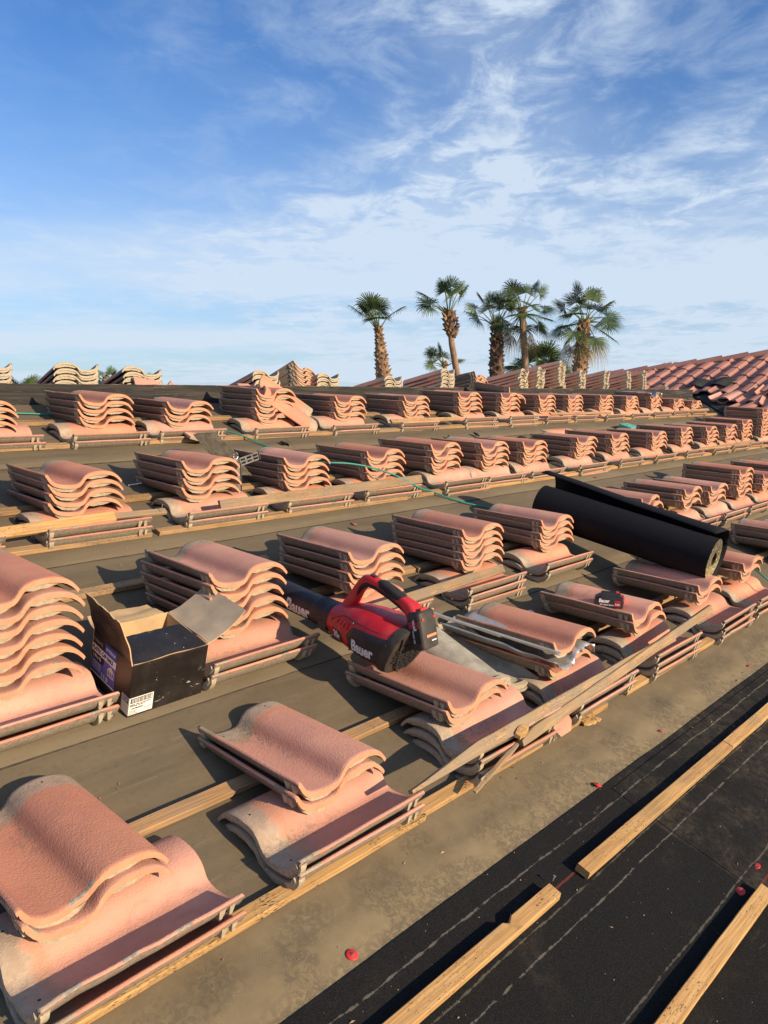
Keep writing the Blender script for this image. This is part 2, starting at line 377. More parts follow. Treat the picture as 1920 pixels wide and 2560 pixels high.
def empty(name, loc=(0, 0, 0), rot=(0, 0, 0)):
    o = bpy.data.objects.new(name, None); COL.objects.link(o); o.empty_display_size = .05
    o.location = loc; o.rotation_euler = rot; return o


def link(name, me, parent=None, mat=None):
    if mat is not None and not me.materials: me.materials.append(mat)
    o = bpy.data.objects.new(name, me); COL.objects.link(o)
    if parent: o.parent = parent
    return o


class MB:
    """collects geometry for one mesh"""
    def __init__(s): s.v = []; s.f = []; s.mi = []; s.sm = []
    def add(s, vs, fs, mi=0, smooth=False, mtx=None):
        o = len(s.v)
        for v in vs: s.v.append(tuple(mtx @ Vector(v)) if mtx is not None else tuple(v))
        for f in fs: s.f.append([i + o for i in f]); s.mi.append(mi); s.sm.append(smooth)
        return s
    def box(s, c, d, mi=0, mtx=None, taper=None):
        x, y, z = (k / 2 for k in d); t = taper or 1
        vs = [(-x, -y, -z), (x, -y, -z), (x, y, -z), (-x, y, -z), (-x * t, -y * t, z), (x * t, -y * t, z), (x * t, y * t, z), (-x * t, y * t, z)]
        vs = [(a + c[0], b + c[1], e + c[2]) for a, b, e in vs]
        return s.add(vs, [(0, 3, 2, 1), (4, 5, 6, 7), (0, 1, 5, 4), (1, 2, 6, 5), (2, 3, 7, 6), (3, 0, 4, 7)], mi, False, mtx)
    def loft(s, rings, mi=0, closed=True, caps=True, smooth=True, mtx=None, capmi=None):
        n = len(rings[0]); vs = [p for r in rings for p in r]; fs = []
        for i in range(len(rings) - 1):
            for j in range(n if closed else n - 1):
                a = i * n + j; b = i * n + (j + 1) % n; fs.append((a, b, b + n, a + n))
        s.add(vs, fs, mi, smooth, mtx)
        if caps:
            k = mi if capmi is None else capmi
            s.add(rings[0], [tuple(range(n))[::-1]], k, False, mtx); s.add(rings[-1], [tuple(range(n))], k, False, mtx)
        return s
    def tube(s, pts, r, n=10, mi=0, caps=True, mtx=None):
        pts = [Vector(p) for p in pts]; rings = []; up = Vector((0, 0, 1))
        for i, p in enumerate(pts):
            t = (pts[min(i + 1, len(pts) - 1)] - pts[max(i - 1, 0)]).normalized()
            a = t.cross(up); a = a.normalized() if a.length > 1e-4 else Vector((1, 0, 0)); b = a.cross(t).normalized()
            rr = r[i] if isinstance(r, (list, tuple)) else r
            rings.append([tuple(p + (a * math.cos(2 * math.pi * k / n) + b * math.sin(2 * math.pi * k / n)) * rr) for k in range(n)])
        return s.loft(rings, mi, True, caps, True, mtx)
    def mesh(s, name, mats):
        me = bpy.data.meshes.new(name); me.from_pydata(s.v, [], s.f)
        for m in (mats if isinstance(mats, (list, tuple)) else [mats]): me.materials.append(m)
        for i, p in enumerate(me.polygons): p.material_index = s.mi[i]; p.use_smooth = s.sm[i]
        me.update(); return me
    def build(s, name, mats, parent=None, bevel=0):
        me = s.mesh(name, mats)
        if bevel: bevel_mesh(me, bevel)
        return link(name, me, parent)


def bevel_mesh(me, w, seg=2, ang=30):
    bm = bmesh.new(); bm.from_mesh(me); bmesh.ops.remove_doubles(bm, verts=bm.verts, dist=1e-5)
    ed = [e for e in bm.edges if len(e.link_faces) == 2 and e.calc_face_angle(0) > R(ang)]
    bmesh.ops.bevel(bm, geom=ed, offset=w, segments=seg, affect='EDGES', profile=.5, clamp_overlap=True)
    bm.to_mesh(me); bm.free(); me.update()


def shade_auto(me, ang=35):
    bm = bmesh.new(); bm.from_mesh(me); bmesh.ops.remove_doubles(bm, verts=bm.verts, dist=1e-5)
    bmesh.ops.recalc_face_normals(bm, faces=bm.faces)
    for e in bm.edges: e.smooth = not (len(e.link_faces) == 2 and e.calc_face_angle(0) > R(ang))
    for f in bm.faces: f.smooth = True
    bm.to_mesh(me); bm.free(); me.update()


def text_mesh(body, size, bold=0., xs=1., shear=0., extrude=0., spacing=1., res=2):
    cu = bpy.data.curves.new('lettering', 'FONT'); cu.body = body; cu.size = size; cu.offset = bold; cu.shear = shear
    cu.extrude = extrude; cu.space_character = spacing; cu.resolution_u = res; cu.align_x = 'CENTER'; cu.align_y = 'CENTER'
    ob = bpy.data.objects.new('lettering_tmp', cu); COL.objects.link(ob)
    dg = bpy.context.evaluated_depsgraph_get(); dg.update()
    me = bpy.data.meshes.new_from_object(ob.evaluated_get(dg)); me = me.copy()
    bpy.data.objects.remove(ob)
    for v in me.vertices: v.co.x *= xs
    return me


def text_part(body, size, name, mat, parent, fn, **k):
    """lettering laid on a surface; fn maps flat (x, y, z) to the surface"""
    sub = k.pop('sub', 0); me = text_mesh(body, size, **k)
    if sub:      # enough points for the letters to follow a curved surface
        bmt = bmesh.new(); bmt.from_mesh(me); bmesh.ops.triangulate(bmt, faces=bmt.faces)
        for _ in range(sub): bmesh.ops.subdivide_edges(bmt, edges=[e for e in bmt.edges if e.calc_length() > .004], cuts=1); bmesh.ops.triangulate(bmt, faces=bmt.faces)
        bmt.to_mesh(me); bmt.free()
    for v in me.vertices: v.co = Vector(fn(v.co.x, v.co.y, v.co.z))
    me.materials.clear(); me.materials.append(mat); me.update()
    return link(name, me, parent)


def rz(y): return -1.59 + y / 3.0          # height of the roof slope
SL = math.atan(1 / 3)

# ------------------------------------------------------------------ setting: ground, roof slopes
def grid_sheet(name, x0, x1, y0, y1, zf, nx, ny, mat, jit=0.):
    m = MB(); vs = []; fs = []
    for j in range(ny + 1):
        for i in range(nx + 1):
            x = x0 + (x1 - x0) * i / nx; y = y0 + (y1 - y0) * j / ny
            dz = jit * (mn.noise(Vector((x * 2.3, y * 5.1, y0))) + .5 * mn.noise(Vector((x * 7, y * 9, 3)))) if jit else 0
            vs.append((x, y, zf(x, y) + dz))
    for j in range(ny):
        for i in range(nx):
            a = j * (nx + 1) + i; fs.append((a, a + 1, a + nx + 2, a + nx + 1))
    m.add(vs, fs, 0, True); return m


m_g = NT('desert_ground'); n_ = m_g.noise(.05, 6, .6)
M['ground'] = m_g.fin(m_g.mix(m_g.step(n_, .3, .7), (.22, .17, .11), (.30, .24, .16)), .95)
g = MB(); g.add([(-1500, -1500, -6.2), (1500, -1500, -6.2), (1500, 1500, -6.2), (-1500, 1500, -6.2)], [(0, 1, 2, 3)])
tag(g.build('ground', M['ground']), kind='structure')

RIDGE_Y, RIDGE_Z, VALX = 4.60, -1.59 + 4.6 / 3, 11.30
# five laps of felt, each lap's lower edge lying on the one below
LAPS = [(-1.8, 1.074), (1.074, 1.955), (1.955, 2.835), (2.835, 3.72), (3.72, 4.60)]


def lap_sheet(y0, y1, k, mat, name, x0=-1.5, x1=14., lift=.0045):
    """one lap: front edge lifted, back edge tucked at deck level; thickness shows at the front"""
    m = MB(); nx, ny = 180, 8; vs = []; fs = []
    for j in range(-1, ny + 1):
        t = max(0, j) / ny
        for i in range(nx + 1):
            x = x0 + (x1 - x0) * i / nx
            wob = .004 * mn.noise(Vector((x * 1.7, y0 * 3, 0))) + .002 * mn.noise(Vector((x * 9, y0 * 3, 5)))
            y = y0 + (y1 + .03 - y0) * t + (wob if j <= 0 else 0)
            up = lift * (1 - t) ** 2 + .0006
            if j >= 0: up += max(0, .004 * mn.noise(Vector((x * 2.1, 7.7, y0)))) * (1 - t) ** 4
            xx = min(x, VALX - (RIDGE_Y - y) + .02)
            vs.append((xx, y, rz(y) + up - (.0045 if j < 0 else 0)))
    for j in range(ny + 1):
        for i in range(nx):
            a = j * (nx + 1) + i; fs.append((a, a + 1, a + nx + 2, a + nx + 1))
    m.add(vs, fs, 0, True)
    for i in range(nx): m.mi[i] = 1; m.sm[i] = False
    return tag(m.build(name, [mat, M['tar_edge']]), kind='structure')


deck = MB(); y0 = -1.8
deck.add([(-1.5, y0, rz(y0) - .01), (VALX - RIDGE_Y + y0, y0, rz(y0) - .01), (VALX, RIDGE_Y, RIDGE_Z - .01), (-1.5, RIDGE_Y, RIDGE_Z - .01)], [(0, 1, 2, 3)])
tag(deck.build('roof_deck', M['tar_edge']), kind='structure')
for k, (a, b) in enumerate(LAPS[1:]): lap_sheet(a, b, k, M['felt'], 'felt_course')
# lowest area: fresh black membrane below the dusty felt, its top edge tucked over the first tan lap
mem = grid_sheet('membrane', -1.5, 7.0, -1.8, 1.074, lambda x, y: rz(y) + .0095, 90, 30, M['membrane'], .0022)
tag(mem.build('black_membrane', M['membrane']), kind='structure')
e = MB(); e.add([(-1.5, 1.074, rz(1.074) + .0095), (7.3, 1.074, rz(1.074) + .0095), (7.3, 1.0745, rz(1.074) - .002), (-1.5, 1.0745, rz(1.074) - .002)], [(3, 2, 1, 0)])
tag(e.build('membrane_edge', M['membrane']), kind='structure')
# a side lap of the membrane (next sheet starts at x = 2.12)
lap2 = grid_sheet('lap', 2.13, 7.0, -1.8, 1.050, lambda x, y: rz(y) + .0125 , 60, 30, M['membrane'], .0022)
lp = lap2.build('membrane_side_lap', M['membrane'])
for v in lp.data.vertices:
    if v.co.x < 2.14: v.co.z -= .0015; v.co.x += .028 * (1.05 - v.co.y)
tag(lp, kind='structure')
# far side of the ridge
bs = MB(); bs.add([(-2.5, RIDGE_Y, RIDGE_Z), (VALX, RIDGE_Y, RIDGE_Z), (VALX - 5.5, 10.1, RIDGE_Z - 5.5 / 3), (-2.5, 10.1, RIDGE_Z - 5.5 / 3)], [(0, 1, 2, 3)])
tag(bs.build('far_roof_slope', M['felt']), kind='structure')

# ridge board: two lengths of blackened plank on edge
def plank_box(L, w, h, seed, nseg=24, rag=.004, endrag=.01):
    """a board along local X with slightly uneven faces; origin at the centre of its underside"""
    rnd = random.Random(seed); rings = []
    for i in range(nseg + 1):
        x = -L / 2 + L * i / nseg
        e = lambda a: rag * mn.noise(Vector((x * 6 + seed * 3.1, a * 7.7, seed)))
        k = .0022
        pts = [(-w/2 + k, 0), (w/2 - k, 0), (w/2, k), (w/2, h - k), (w/2 - k, h), (-w/2 + k, h), (-w/2, h - k), (-w/2, k)]
        xe = 0
        if i == 0: xe = -rnd.random() * endrag
        if i == nseg: xe = rnd.random() * endrag
        rings.append([(x + (xe * (1 if (q % 3) else .2)), p[0] + e(q) * .5, p[1] + e(q + 9) * .35) for q, p in enumerate(pts)])
    m = MB(); m.loft(rings, 0, True, True, False); return m


for i, (xa, xb, lab) in enumerate(((-2.2, 2.61, 'blackened plank on edge along the ridge, left length'), (2.615, 11.2, 'blackened plank on edge along the ridge, long right length'))):
    m = plank_box(xb - xa, .038, .145, 11 + i, 60, .006, .02)
    o = m.build('ridge_board', M['ridge']); o.location = ((xa + xb) / 2, 4.60, -.085)
    o.rotation_euler = (0, 0, 0)
    tag(o, lab, 'board', 'ridge boards')

# ------------------------------------------------------------------ roof tiles
TW, TL_ = .322, .44
PROF = [(0, .0515), (.002, .0545), (.006, .0558), (.0105, .0540), (.0145, .0475), (.0195, .0375), (.027, .0255), (.038, .0155), (.055, .0075), (.078, .0025), (.103, 0), (.121, .0008), (.1325, .0045), (.1405, .0115), (.1470, .0215),
        (.1535, .0325), (.162, .0415), (.174, .0490), (.190, .0543), (.210, .0570), (.232, .0574), (.254, .0545), (.272, .0485), (.287, .0398), (.299, .0290), (.308, .0175), (.3145, .0080), (.3175, .0020)]
PROF = [(u, v * .86) for u, v in PROF]


def tile_mesh(name, seed, chips=(), ny=14, low=False):
    rnd = random.Random(seed); th = .0145
    P = PROF if not low else PROF[::2] + [PROF[-1]]
    n = len(P); top = []; bot = []
    # underside by normal offset
    nor = []
    for i in range(n):
        a = P[max(i - 1, 0)]; b = P[min(i + 1, n - 1)]; d = Vector((b[0] - a[0], b[1] - a[1])).normalized(); nor.append(Vector((d.y, -d.x)))
    dist = lambda x, y: .0015 * mn.noise(Vector((x * 8, y * 6, seed * 1.7)))
    ys = [0, .004, .012] + [.012 + (TL_ - .024) * (k + 1) / (ny - 3) for k in range(ny - 3)] + [TL_ - .003, TL_]
    ys = sorted(set(round(y, 5) for y in ys)); rows = len(ys)
    tv = []; bv = []
    for j, y in enumerate(ys):
        for i, (u, v) in enumerate(P):
            yy = y
            r1 = mn.noise(Vector((u * 60, seed, 0)))
            if j == 0: yy += .0016 * r1 + .0006
            if j == rows - 1: yy += .004 * mn.noise(Vector((u * 25, seed, 4))) - (.012 if u < .012 else .0)
            zt = v + dist(u, y); xt = u
            if j in (0, rows - 1): zt -= .0022      # worn arris
            if i in (0, n - 1): xt += .0012 * mn.noise(Vector((y * 50, seed, i)))
            for (cu, cy, cr, cd) in chips:
                d = math.hypot(u - cu, y - cy)
                if d < cr:
                    k = (1 - d / cr) * (1 + .5 * mn.noise(Vector((u * 90, y * 90, seed))))
                    if cy < .02: yy += cd * k
                    elif cu < .02: xt += cd * k; zt -= cd * .5 * k
                    else: zt -= cd * k
            tv.append((xt, yy, zt))
            t2 = th * (.75 if u < .012 else (1 if u < .25 else max(.70, 1 - (u - .25) * 5)))
            bx, bz = nor[i].x * t2 * .6, -abs(nor[i].y) * t2 - (1 - abs(nor[i].y)) * .004
            bv.append((xt + (bx if i else .003), yy, zt + bz))
    m = MB(); F = []
    for j in range(rows - 1):
        for i in range(n - 1):
            a = j * n + i; F.append((a, a + 1, a + n + 1, a + n))
    fm = []
    for f in F:
        uc = P[f[0] % n][0]; yc = ys[f[0] // n]; fm.append(5 if any(math.hypot((uc - c[0]) * (.8 if c[1] < .02 else 2.4), yc - c[1]) < c[2] * .42 and (yc < .010 or uc < .012) for c in chips) else 0)
    m.add(tv, F, 0, True)
    for q, k in enumerate(fm): m.mi[q] = k
    m.add(bv, [f[::-1] for f in F], 4, True)
    # butt and head faces
    vs = tv[:n] + bv[:n]; m.add(vs, [(i, n + i, n + i + 1, i + 1) for i in range(n - 1)], 3, False)
    vs = tv[-n:] + bv[-n:]; m.add(vs, [(i + 1, n + i + 1, n + i, i) for i in range(n - 1)], 1, False)
    # lip side and barrel side
    L1 = [tv[j * n] for j in range(rows)] + [bv[j * n] for j in range(rows)]
    m.add(L1, [(j, j + 1, rows + j + 1, rows + j) for j in range(rows - 1)], 2, False)
    L2 = [tv[j * n + n - 1] for j in range(rows)] + [bv[j * n + n - 1] for j in range(rows)]
    m.add(L2, [(j + 1, j, rows + j, rows + j + 1) for j in range(rows - 1)], 0, False)
    # thin groove behind the lip bead
    # ribs under the tile
    def rib(yc, w, d, ua, ub, taper=.55):
        idx = [i for i in range(n) if ua <= P[i][0] <= ub]; rings = []
        for q, i in enumerate(idx):
            t2 = th; bx, bz = nor[i].x * t2 * .6, -abs(nor[i].y) * t2 - (1 - abs(nor[i].y)) * .004
            x = P[i][0] + bx; z = P[i][1] + bz
            e = min(1, (q + .35) / 2.2, (len(idx) - 1 - q + .35) / 2.2)
            dd = d * e; rings.append([(x, yc - w / 2, z + .002), (x, yc + w / 2, z + .002), (x, yc + w / 2 * taper, z - dd), (x, yc - w / 2 * taper, z - dd)])
        m.loft(rings, 1, True, True, False)
    if not low:
        rib(.014, .013, .0165, .026, .140); rib(.014, .013, .0175, .160, .286)
        rib(.050, .014, .013, .006, .136); rib(.052, .014, .011, .165, .285)
        rib(TL_ - .016, .020, .0140, .006, .150, .8); rib(TL_ - .016, .020, .0140, .150, .300, .8)
        # lug teeth under the lip
        for yc in (.028, .054): m.loft([[(.0035, yc - .007, .0335), (.0135, yc - .007, .0335), (.0135, yc + .007, .0335), (.0035, yc + .007, .0335)], [(.0095, yc - .0038, .0080), (.019, yc - .0038, .0060), (.019, yc + .0038, .0060), (.0095, yc + .0038, .0080)]], 1, True, True, False)
    else:
        rib(.017, .013, .0125, .020, .136); rib(.017, .013, .0125, .158, .292)
        for yc in (.030, .058): m.box((.012, yc, .022), (.009, .011, .016), 1)
    me = m.mesh(name, [M['tile_face'], M['tile_concrete'], M['tile_lip'], M['tile_butt'], M['tile_under'], M['concrete_core']])
    at = me.attributes.new('tile_co', 'FLOAT_VECTOR', 'POINT')
    for q, v in enumerate(me.vertices): at.data[q].vector = v.co
    return me


VAR = [tile_mesh('barrel_tile', s, ch) for s, ch in (
    (1, ()), (2, ((.02, 0, .03, .006),)), (3, ((.0, .30, .05, .008),)), (4, ((.24, 0, .02, .004), (.0, .12, .04, .006))),
    (5, ((.13, 0, .035, .009),)), (6, ((.0, .41, .05, .010),)), (7, ((.318, .0, .03, .010),)), (8, ()), (9, ((.06, 0, .018, .006), (.0, .22, .03, .008))), (10, ((.29, 0, .022, .009), (.0, .05, .03, .006))), (11, ()))]
LOWV = [tile_mesh('barrel_tile', 20 + s, (), 4, True) for s in range(3)]
CHIPPED = tile_mesh('barrel_tile', 31, ((.118, 0, .045, .011), (.135, .004, .03, .004)))
BROKEN_LIP = tile_mesh('barrel_tile', 32, ((.0, .36, .07, .016), (.0, .25, .05, .010), (.0, .14, .04, .006)))
rt = random.Random(5)
tile_count = [0]
POSW = {1: ['only'], 2: ['upper', 'lower'], 3: ['top', 'middle', 'bottom']}
ORD = ['topmost', 'second', 'third', 'fourth', 'fifth', 'sixth', 'seventh', 'eighth', 'ninth']


def add_tile(me, mat, label, group):
    o = link('barrel_tile', me); o.matrix_world = mat; tile_count[0] += 1
    tag(o, label, 'tile', group); return o


def stack(row, yb, xlip, xlowR, nU, nL, where, htop=None, hlow=None, gU='tiles lying in the upper piles', low=None, yaw=0., seed=None, topmesh=None, lowmesh=None, skipU=(), gap=None):
    """a pile of nU tiles (butts facing down the slope) on nL tiles laid crosswise"""
    r = random.Random(seed if seed is not None else int(xlip * 977) + int(yb * 131))
    far = xlip > 5.5
    yl = yb - .022; pyaw = r.uniform(-.035, .035) * (1 if xlip > 3.0 else .25); byaw = r.uniform(-.02, .02)
    hl = hlow if hlow is not None else (.118 if nL <= 2 else .140)
    zl = rz(yl) + hl
    tilt = math.asin(max(-.2, min(.4, (.152 - min(hl, .125)) / .315)))
    for k in range(nL):                       # crosswise tiles, butt towards +X
        dz = -k * .0375
        me = (lowmesh if (lowmesh and k == 0) else r.choice(VAR))
        mt = Matrix.Translation((xlowR + r.uniform(-.007, .007), yl + r.uniform(-.004, .004), zl - .048 * math.cos(tilt) + dz)) @ \
            Matrix.Rotation(byaw + r.uniform(-.014, .014), 4, 'Z') @ Matrix.Rotation(tilt, 4, 'X') @ Matrix.Rotation(math.pi / 2, 4, 'Z')
        pos = POSW[nL][k] if nL > 1 else 'only'
        add_tile(me, mt, '%s crosswise base tile under %s' % (pos, where), 'base tiles under the piles')
    yu = yb + .105
    hb = hl + .040 if hlow is not None else hl + .037
    base = rz(yu) + hb - .048
    sp = .0365
    if htop is not None:
        sp = max(.0335, min(.040, (htop - hb) / max(1, nU - 1))) if nU > 1 else .036
        if nU > 1: base = rz(yu) + htop - .048 - sp * (nU - 1)
    if gap: base = rz(yu) + htop - .048 - gap * (nU - 1); sp = gap
    up = math.atan(.020 / .44)
    for k in range(nU):
        lv = nU - 1 - k
        me = topmesh if (k == 0 and topmesh) else r.choice(VAR)
        jx = r.uniform(-.010, .010) if not far else r.uniform(-.008, .008)
        mt = Matrix.Translation((xlip + jx, yu + r.uniform(-.007, .007), base + lv * sp + r.uniform(-.001, .001))) @ \
            Matrix.Rotation(R(yaw) + pyaw + r.uniform(-.026, .026), 4, 'Z') @ Matrix.Rotation(up + r.uniform(-.008, .008), 4, 'X')
        if k in skipU: continue
        pos = '%s of %d' % (ORD[k] if k < nU - 1 or nU == 1 else 'lowest', nU) if nU > 1 else 'only'
        add_tile(me, mt, '%s upper tile%s on %s' % (pos if nU == 1 else ORD[k] if k < nU - 1 else 'lowest', '' if nU == 1 else ' of %d' % nU, where), gU)


B1Y, B2Y, B3Y, B4Y = 1.276, 1.975, 2.950, 3.922
# front row (where phrases name the pile so that it can be found in the photo)
stack(1, B1Y, .455, .873, 2, 2, 'the pile in the near left corner of the roof', .190, .118, topmesh=CHIPPED, lowmesh=BROKEN_LIP)
stack(1, B1Y, 1.128, 1.462, 2, 2, 'the pile whose base tiles end at the batten joint', .183, .125, topmesh=VAR[0], lowmesh=VAR[5])
stack(1, B1Y, 1.700, 2.150, 2, 3, 'the pile carrying the rear of the red blower', .222, .150, topmesh=VAR[0])
stack(1, B1Y, 2.290, 2.708, 2, 2, 'the pile with the silver flashing, front row', .262, .128, topmesh=VAR[2], gap=.082)
stack(1, B1Y, 2.900, 3.319, 2, 3, 'the pile with the battery on it', .240, .140, topmesh=VAR[0])
stack(1, B1Y, 3.560, 4.009, 2, 3, 'the pile under the front end of the black roll', .240, .130)
stack(1, B1Y, 4.150, 4.510, 2, 3, 'the front pile crossed by the green cord', .248, .135)
stack(1, B1Y, 5.20, 5.60, 3, 2, 'the pile at the right edge below the roof scrap', .27, .120)
stack(1, B1Y, 5.62, 6.02, 2, 2, 'the front row pile cut by the right edge', .22, .120)
# second row (open box row)
stack(2, B2Y, .612, .962, 7, 2, 'the tall pile left of the open black box', .400, .118)
stack(2, B2Y, 1.345, 1.700, 5, 2, 'the pile right behind the open black box', .326, .119)
stack(2, B2Y, 1.975, 2.321, 4, 2, 'the pile behind the blower handle', .302, .121)
stack(2, B2Y, 2.660, 2.987, 5, 3, 'the second row pile right of the blower', .304, .122)
stack(2, B2Y, 3.310, 3.611, 4, 2, 'the second row pile left of the black roll', .270, .126)
stack(2, B2Y, 4.43, 4.72, 3, 2, 'the pile just behind the black roll', .270, .112)
stack(2, B2Y, 5.035, 5.383, 3, 2, 'the second pile right of the roll, second row', .272, .112)
stack(2, B2Y, 5.477, 5.90, 3, 2, 'the third pile right of the roll, second row', .256, .114)
stack(2, B2Y, 6.033, 6.40, 5, 2, 'the fourth and taller pile right of the roll', .333, .114)
stack(2, B2Y, 6.587, 6.93, 3, 2, 'the fifth pile right of the roll, second row', .256, .114)
stack(2, B2Y, 7.04, 7.45, 4, 2, 'the second row pile cut by the right edge', .290, .114)
stack(2, B2Y, 7.66, 8.00, 3, 2, 'the last second row pile at the right edge', .256, .114)
NTH = ['first', 'second', 'third', 'fourth', 'fifth', 'sixth', 'seventh', 'eighth', 'ninth', 'tenth', 'eleventh', 'twelfth', 'thirteenth', 'fourteenth', 'fifteenth', 'sixteenth']
R3 = [(.65, 1.036, 4, 2, .26, .103), (1.255, 1.63, 4, 2, .258, .103), (1.86, 2.24, 4, 2, .274, .100), (2.45, 2.81, 4, 2, .255, .097), (3.03, 3.36, 4, 2, .257, .097), (3.60, 4.02, 4, 3, .270, .094), (4.11, 4.46, 4, 2, .255, .085),
      (4.60, 4.97, 4, 2, .240, .085), (5.31, 5.60, 4, 3, .242, .088), (5.88, 6.24, 4, 2, .247, .096), (6.64, 6.90, 4, 2, .235, .085), (7.26, 7.55, 4, 2, .255, .095), (7.87, 8.20, 4, 2, .244, .085), (8.40, 8.74, 4, 2, .250, .085), (8.86, 9.22, 5, 2, .290, .094), (9.48, 9.90, 8, 2, .405, .093)]
for i, (xu, xl, nu, nl, ht, hl) in enumerate(R3):
    w = 'the %s pile from the left, third row' % NTH[i] if i < 15 else 'the tall eight-tile pile at the far right'
    stack(3, B3Y, xu, xl, nu, nl, w, ht, hl)
R4 = [(1.215, 1.606, 4, 2, .215, .090), (1.848, 2.18, 4, 2, .248, .086), (2.37, 2.69, 3, 2, .206, .086), (3.01, 3.34, 5, 2, .283, .082), (3.69, 4.0, 4, 2, .234, .08), (4.40, 4.69, 4, 2, .234, .08), (5.08, 5.47, 4, 3, .263, .098), (5.68, 6.09, 4, 3, .258, .100),
      (6.30, 6.68, 4, 2, .240, .083), (6.82, 7.20, 4, 2, .240, .08), (7.46, 7.80, 4, 2, .236, .08), (8.05, 8.42, 4, 2, .225, .08), (8.66, 8.96, 5, 2, .262, .09), (9.30, 9.50, 3, 2, .190, .09), (9.84, 10.02, 3, 2, .165, .09)]
for i, (xu, xl, nu, nl, ht, hl) in enumerate(R4):
    stack(4, B4Y, xu, xl, nu, nl, 'the %s pile from the left, row under the ridge' % NTH[i], ht, hl, lowmesh=BROKEN_LIP if i == 3 else None)

# piles on the far side of the ridge; heads (grey, uncoated) face us
def back_pile(x, ztop, n, where, flip=True, roll=0., y=4.83, yaw=0., seed=0, make=True, into=None, tilt=None, label=None):
    r = random.Random(seed + 500)
    for k in range(n):
        z = ztop - .048 - k * .037
        t = -SL if tilt is None else R(tilt)
        if flip:   # head towards the viewer, long axis running down the far side
            base = Matrix.Translation((x + r.uniform(-.008, .008), y + r.uniform(-.01, .01), z)) @ Matrix.Rotation(R(roll), 4, 'Y') @ Matrix.Rotation(R(yaw) + r.uniform(-.02, .02), 4, 'Z') @ \
                Matrix.Rotation(t, 4, 'X') @ Matrix.Translation((0, TL_, 0)) @ Matrix.Rotation(math.pi, 4, 'Z')
        else:
            base = Matrix.Translation((x + r.uniform(-.008, .008), y + r.uniform(-.01, .01), z)) @ Matrix.Rotation(R(roll), 4, 'Y') @ Matrix.Rotation(R(yaw) + r.uniform(-.02, .02), 4, 'Z') @ Matrix.Rotation(t, 4, 'X')
        me = r.choice(VAR)
        if into is not None:
            into.append((me, base)); continue
        add_tile(me, base, '%s tile visible in %s' % (ORD[k] if k < len(ORD) else 'lowest', where), 'tiles piled beyond the ridge board')


BK = [(1.83, .189, 5, 'the pile beyond the ridge at the left edge', True, 8, 6), (2.377, .200, 5, 'the grey-ended pile beyond the ridge, second from left', True, 0, 4), (2.82, .172, 4, 'the pile behind the broken orange piece', True, 4, 6),
      (3.857, .185, 4, 'the grey-ended pile left of the steep orange-ended pile', True, 0, 12), (4.50, .175, 3, 'the low grey pile right of the steep pile', True, 0, 10), (5.289, .165, 4, 'the pile beyond the ridge under the leftmost palm', True, 0, 12),
      (6.042, .245, 6, 'the pile beyond the ridge under the leaning palm', True, 0, 13)]
for i, (x, zt, n, w, fl, ro, yw) in enumerate(BK): back_pile(x, zt, n, w, fl, ro, seed=i, yaw=yw, tilt=-21 if x < 5 else -14)
back_pile(3.97, .275, 7, 'the steep orange-ended pile beyond the ridge', False, 16, seed=21, yaw=14, tilt=-33, y=4.78)
back_pile(6.36, .235, 5, 'the orange-ended pile beyond the ridge', False, 10, seed=22, yaw=12, tilt=-14)
# the farthest, smallest piles: one object
far = []
for i, (x, zt, n, ro) in enumerate(((7.33, .275, 7, 0), (7.67, .285, 7, 4), (8.12, .360, 8, 6), (8.60, .285, 7, 0), (9.18, .298, 7, 0), (9.78, .302, 7, 0), (10.24, .320, 7, 0), (10.95, .130, 3, 0))):
    back_pile(x, zt, n, '', True, ro, seed=60 + i, into=far, yaw=17, tilt=-14)

bmf = bmesh.new()
for me, mt in far:
    tmp = me.copy(); tmp.transform(mt); bmf.from_mesh(tmp); bpy.data.meshes.remove(tmp)
mef = bpy.data.meshes.new('far_tile_piles'); bmf.to_mesh(mef); bmf.free()
for k in ('face', 'concrete', 'lip', 'butt', 'under'): mef.materials.append(M['tile_' + k])
mef.materials.append(M['concrete_core'])
of = link('far_tile_piles', mef)
tag(of, 'rows of small far tile piles beyond the ridge board at the right', 'roof tiles', kind='stuff')

# ------------------------------------------------------------------ battens fixed to the slope
bn = [0]


def batten(x0, x1, yb, mat, label, group=None, w=.040, h=.021, lift=.004, yaw=0., roll=0., notch=None, rag=.003, endrag=.008, cat='batten'):
    bn[0] += 1
    L = x1 - x0; m = plank_box(L, w, h, bn[0], max(8, int(L / .018)) if L < 3 else int(L / .05), rag, endrag)
    if notch:
        for q, v in enumerate(m.v):
            for (nx, nr, nd, sgn) in notch:
                d = abs(v[0] + L / 2 + x0 - nx)
                if d < nr and v[1] * sgn > 0:
                    m.v[q] = (v[0], v[1] - sgn * nd * (1 - d / nr) ** .5, v[2] - (.004 if v[2] > h / 2 else 0))
    o = m.build('roof_batten', mat)
    yc = yb + w / 2 * math.cos(SL)
    o.location = ((x0 + x1) / 2, yc, rz(yc) + lift)
    o.rotation_euler = (SL + roll, 0, yaw)
    tag(o, label, cat, group); return o


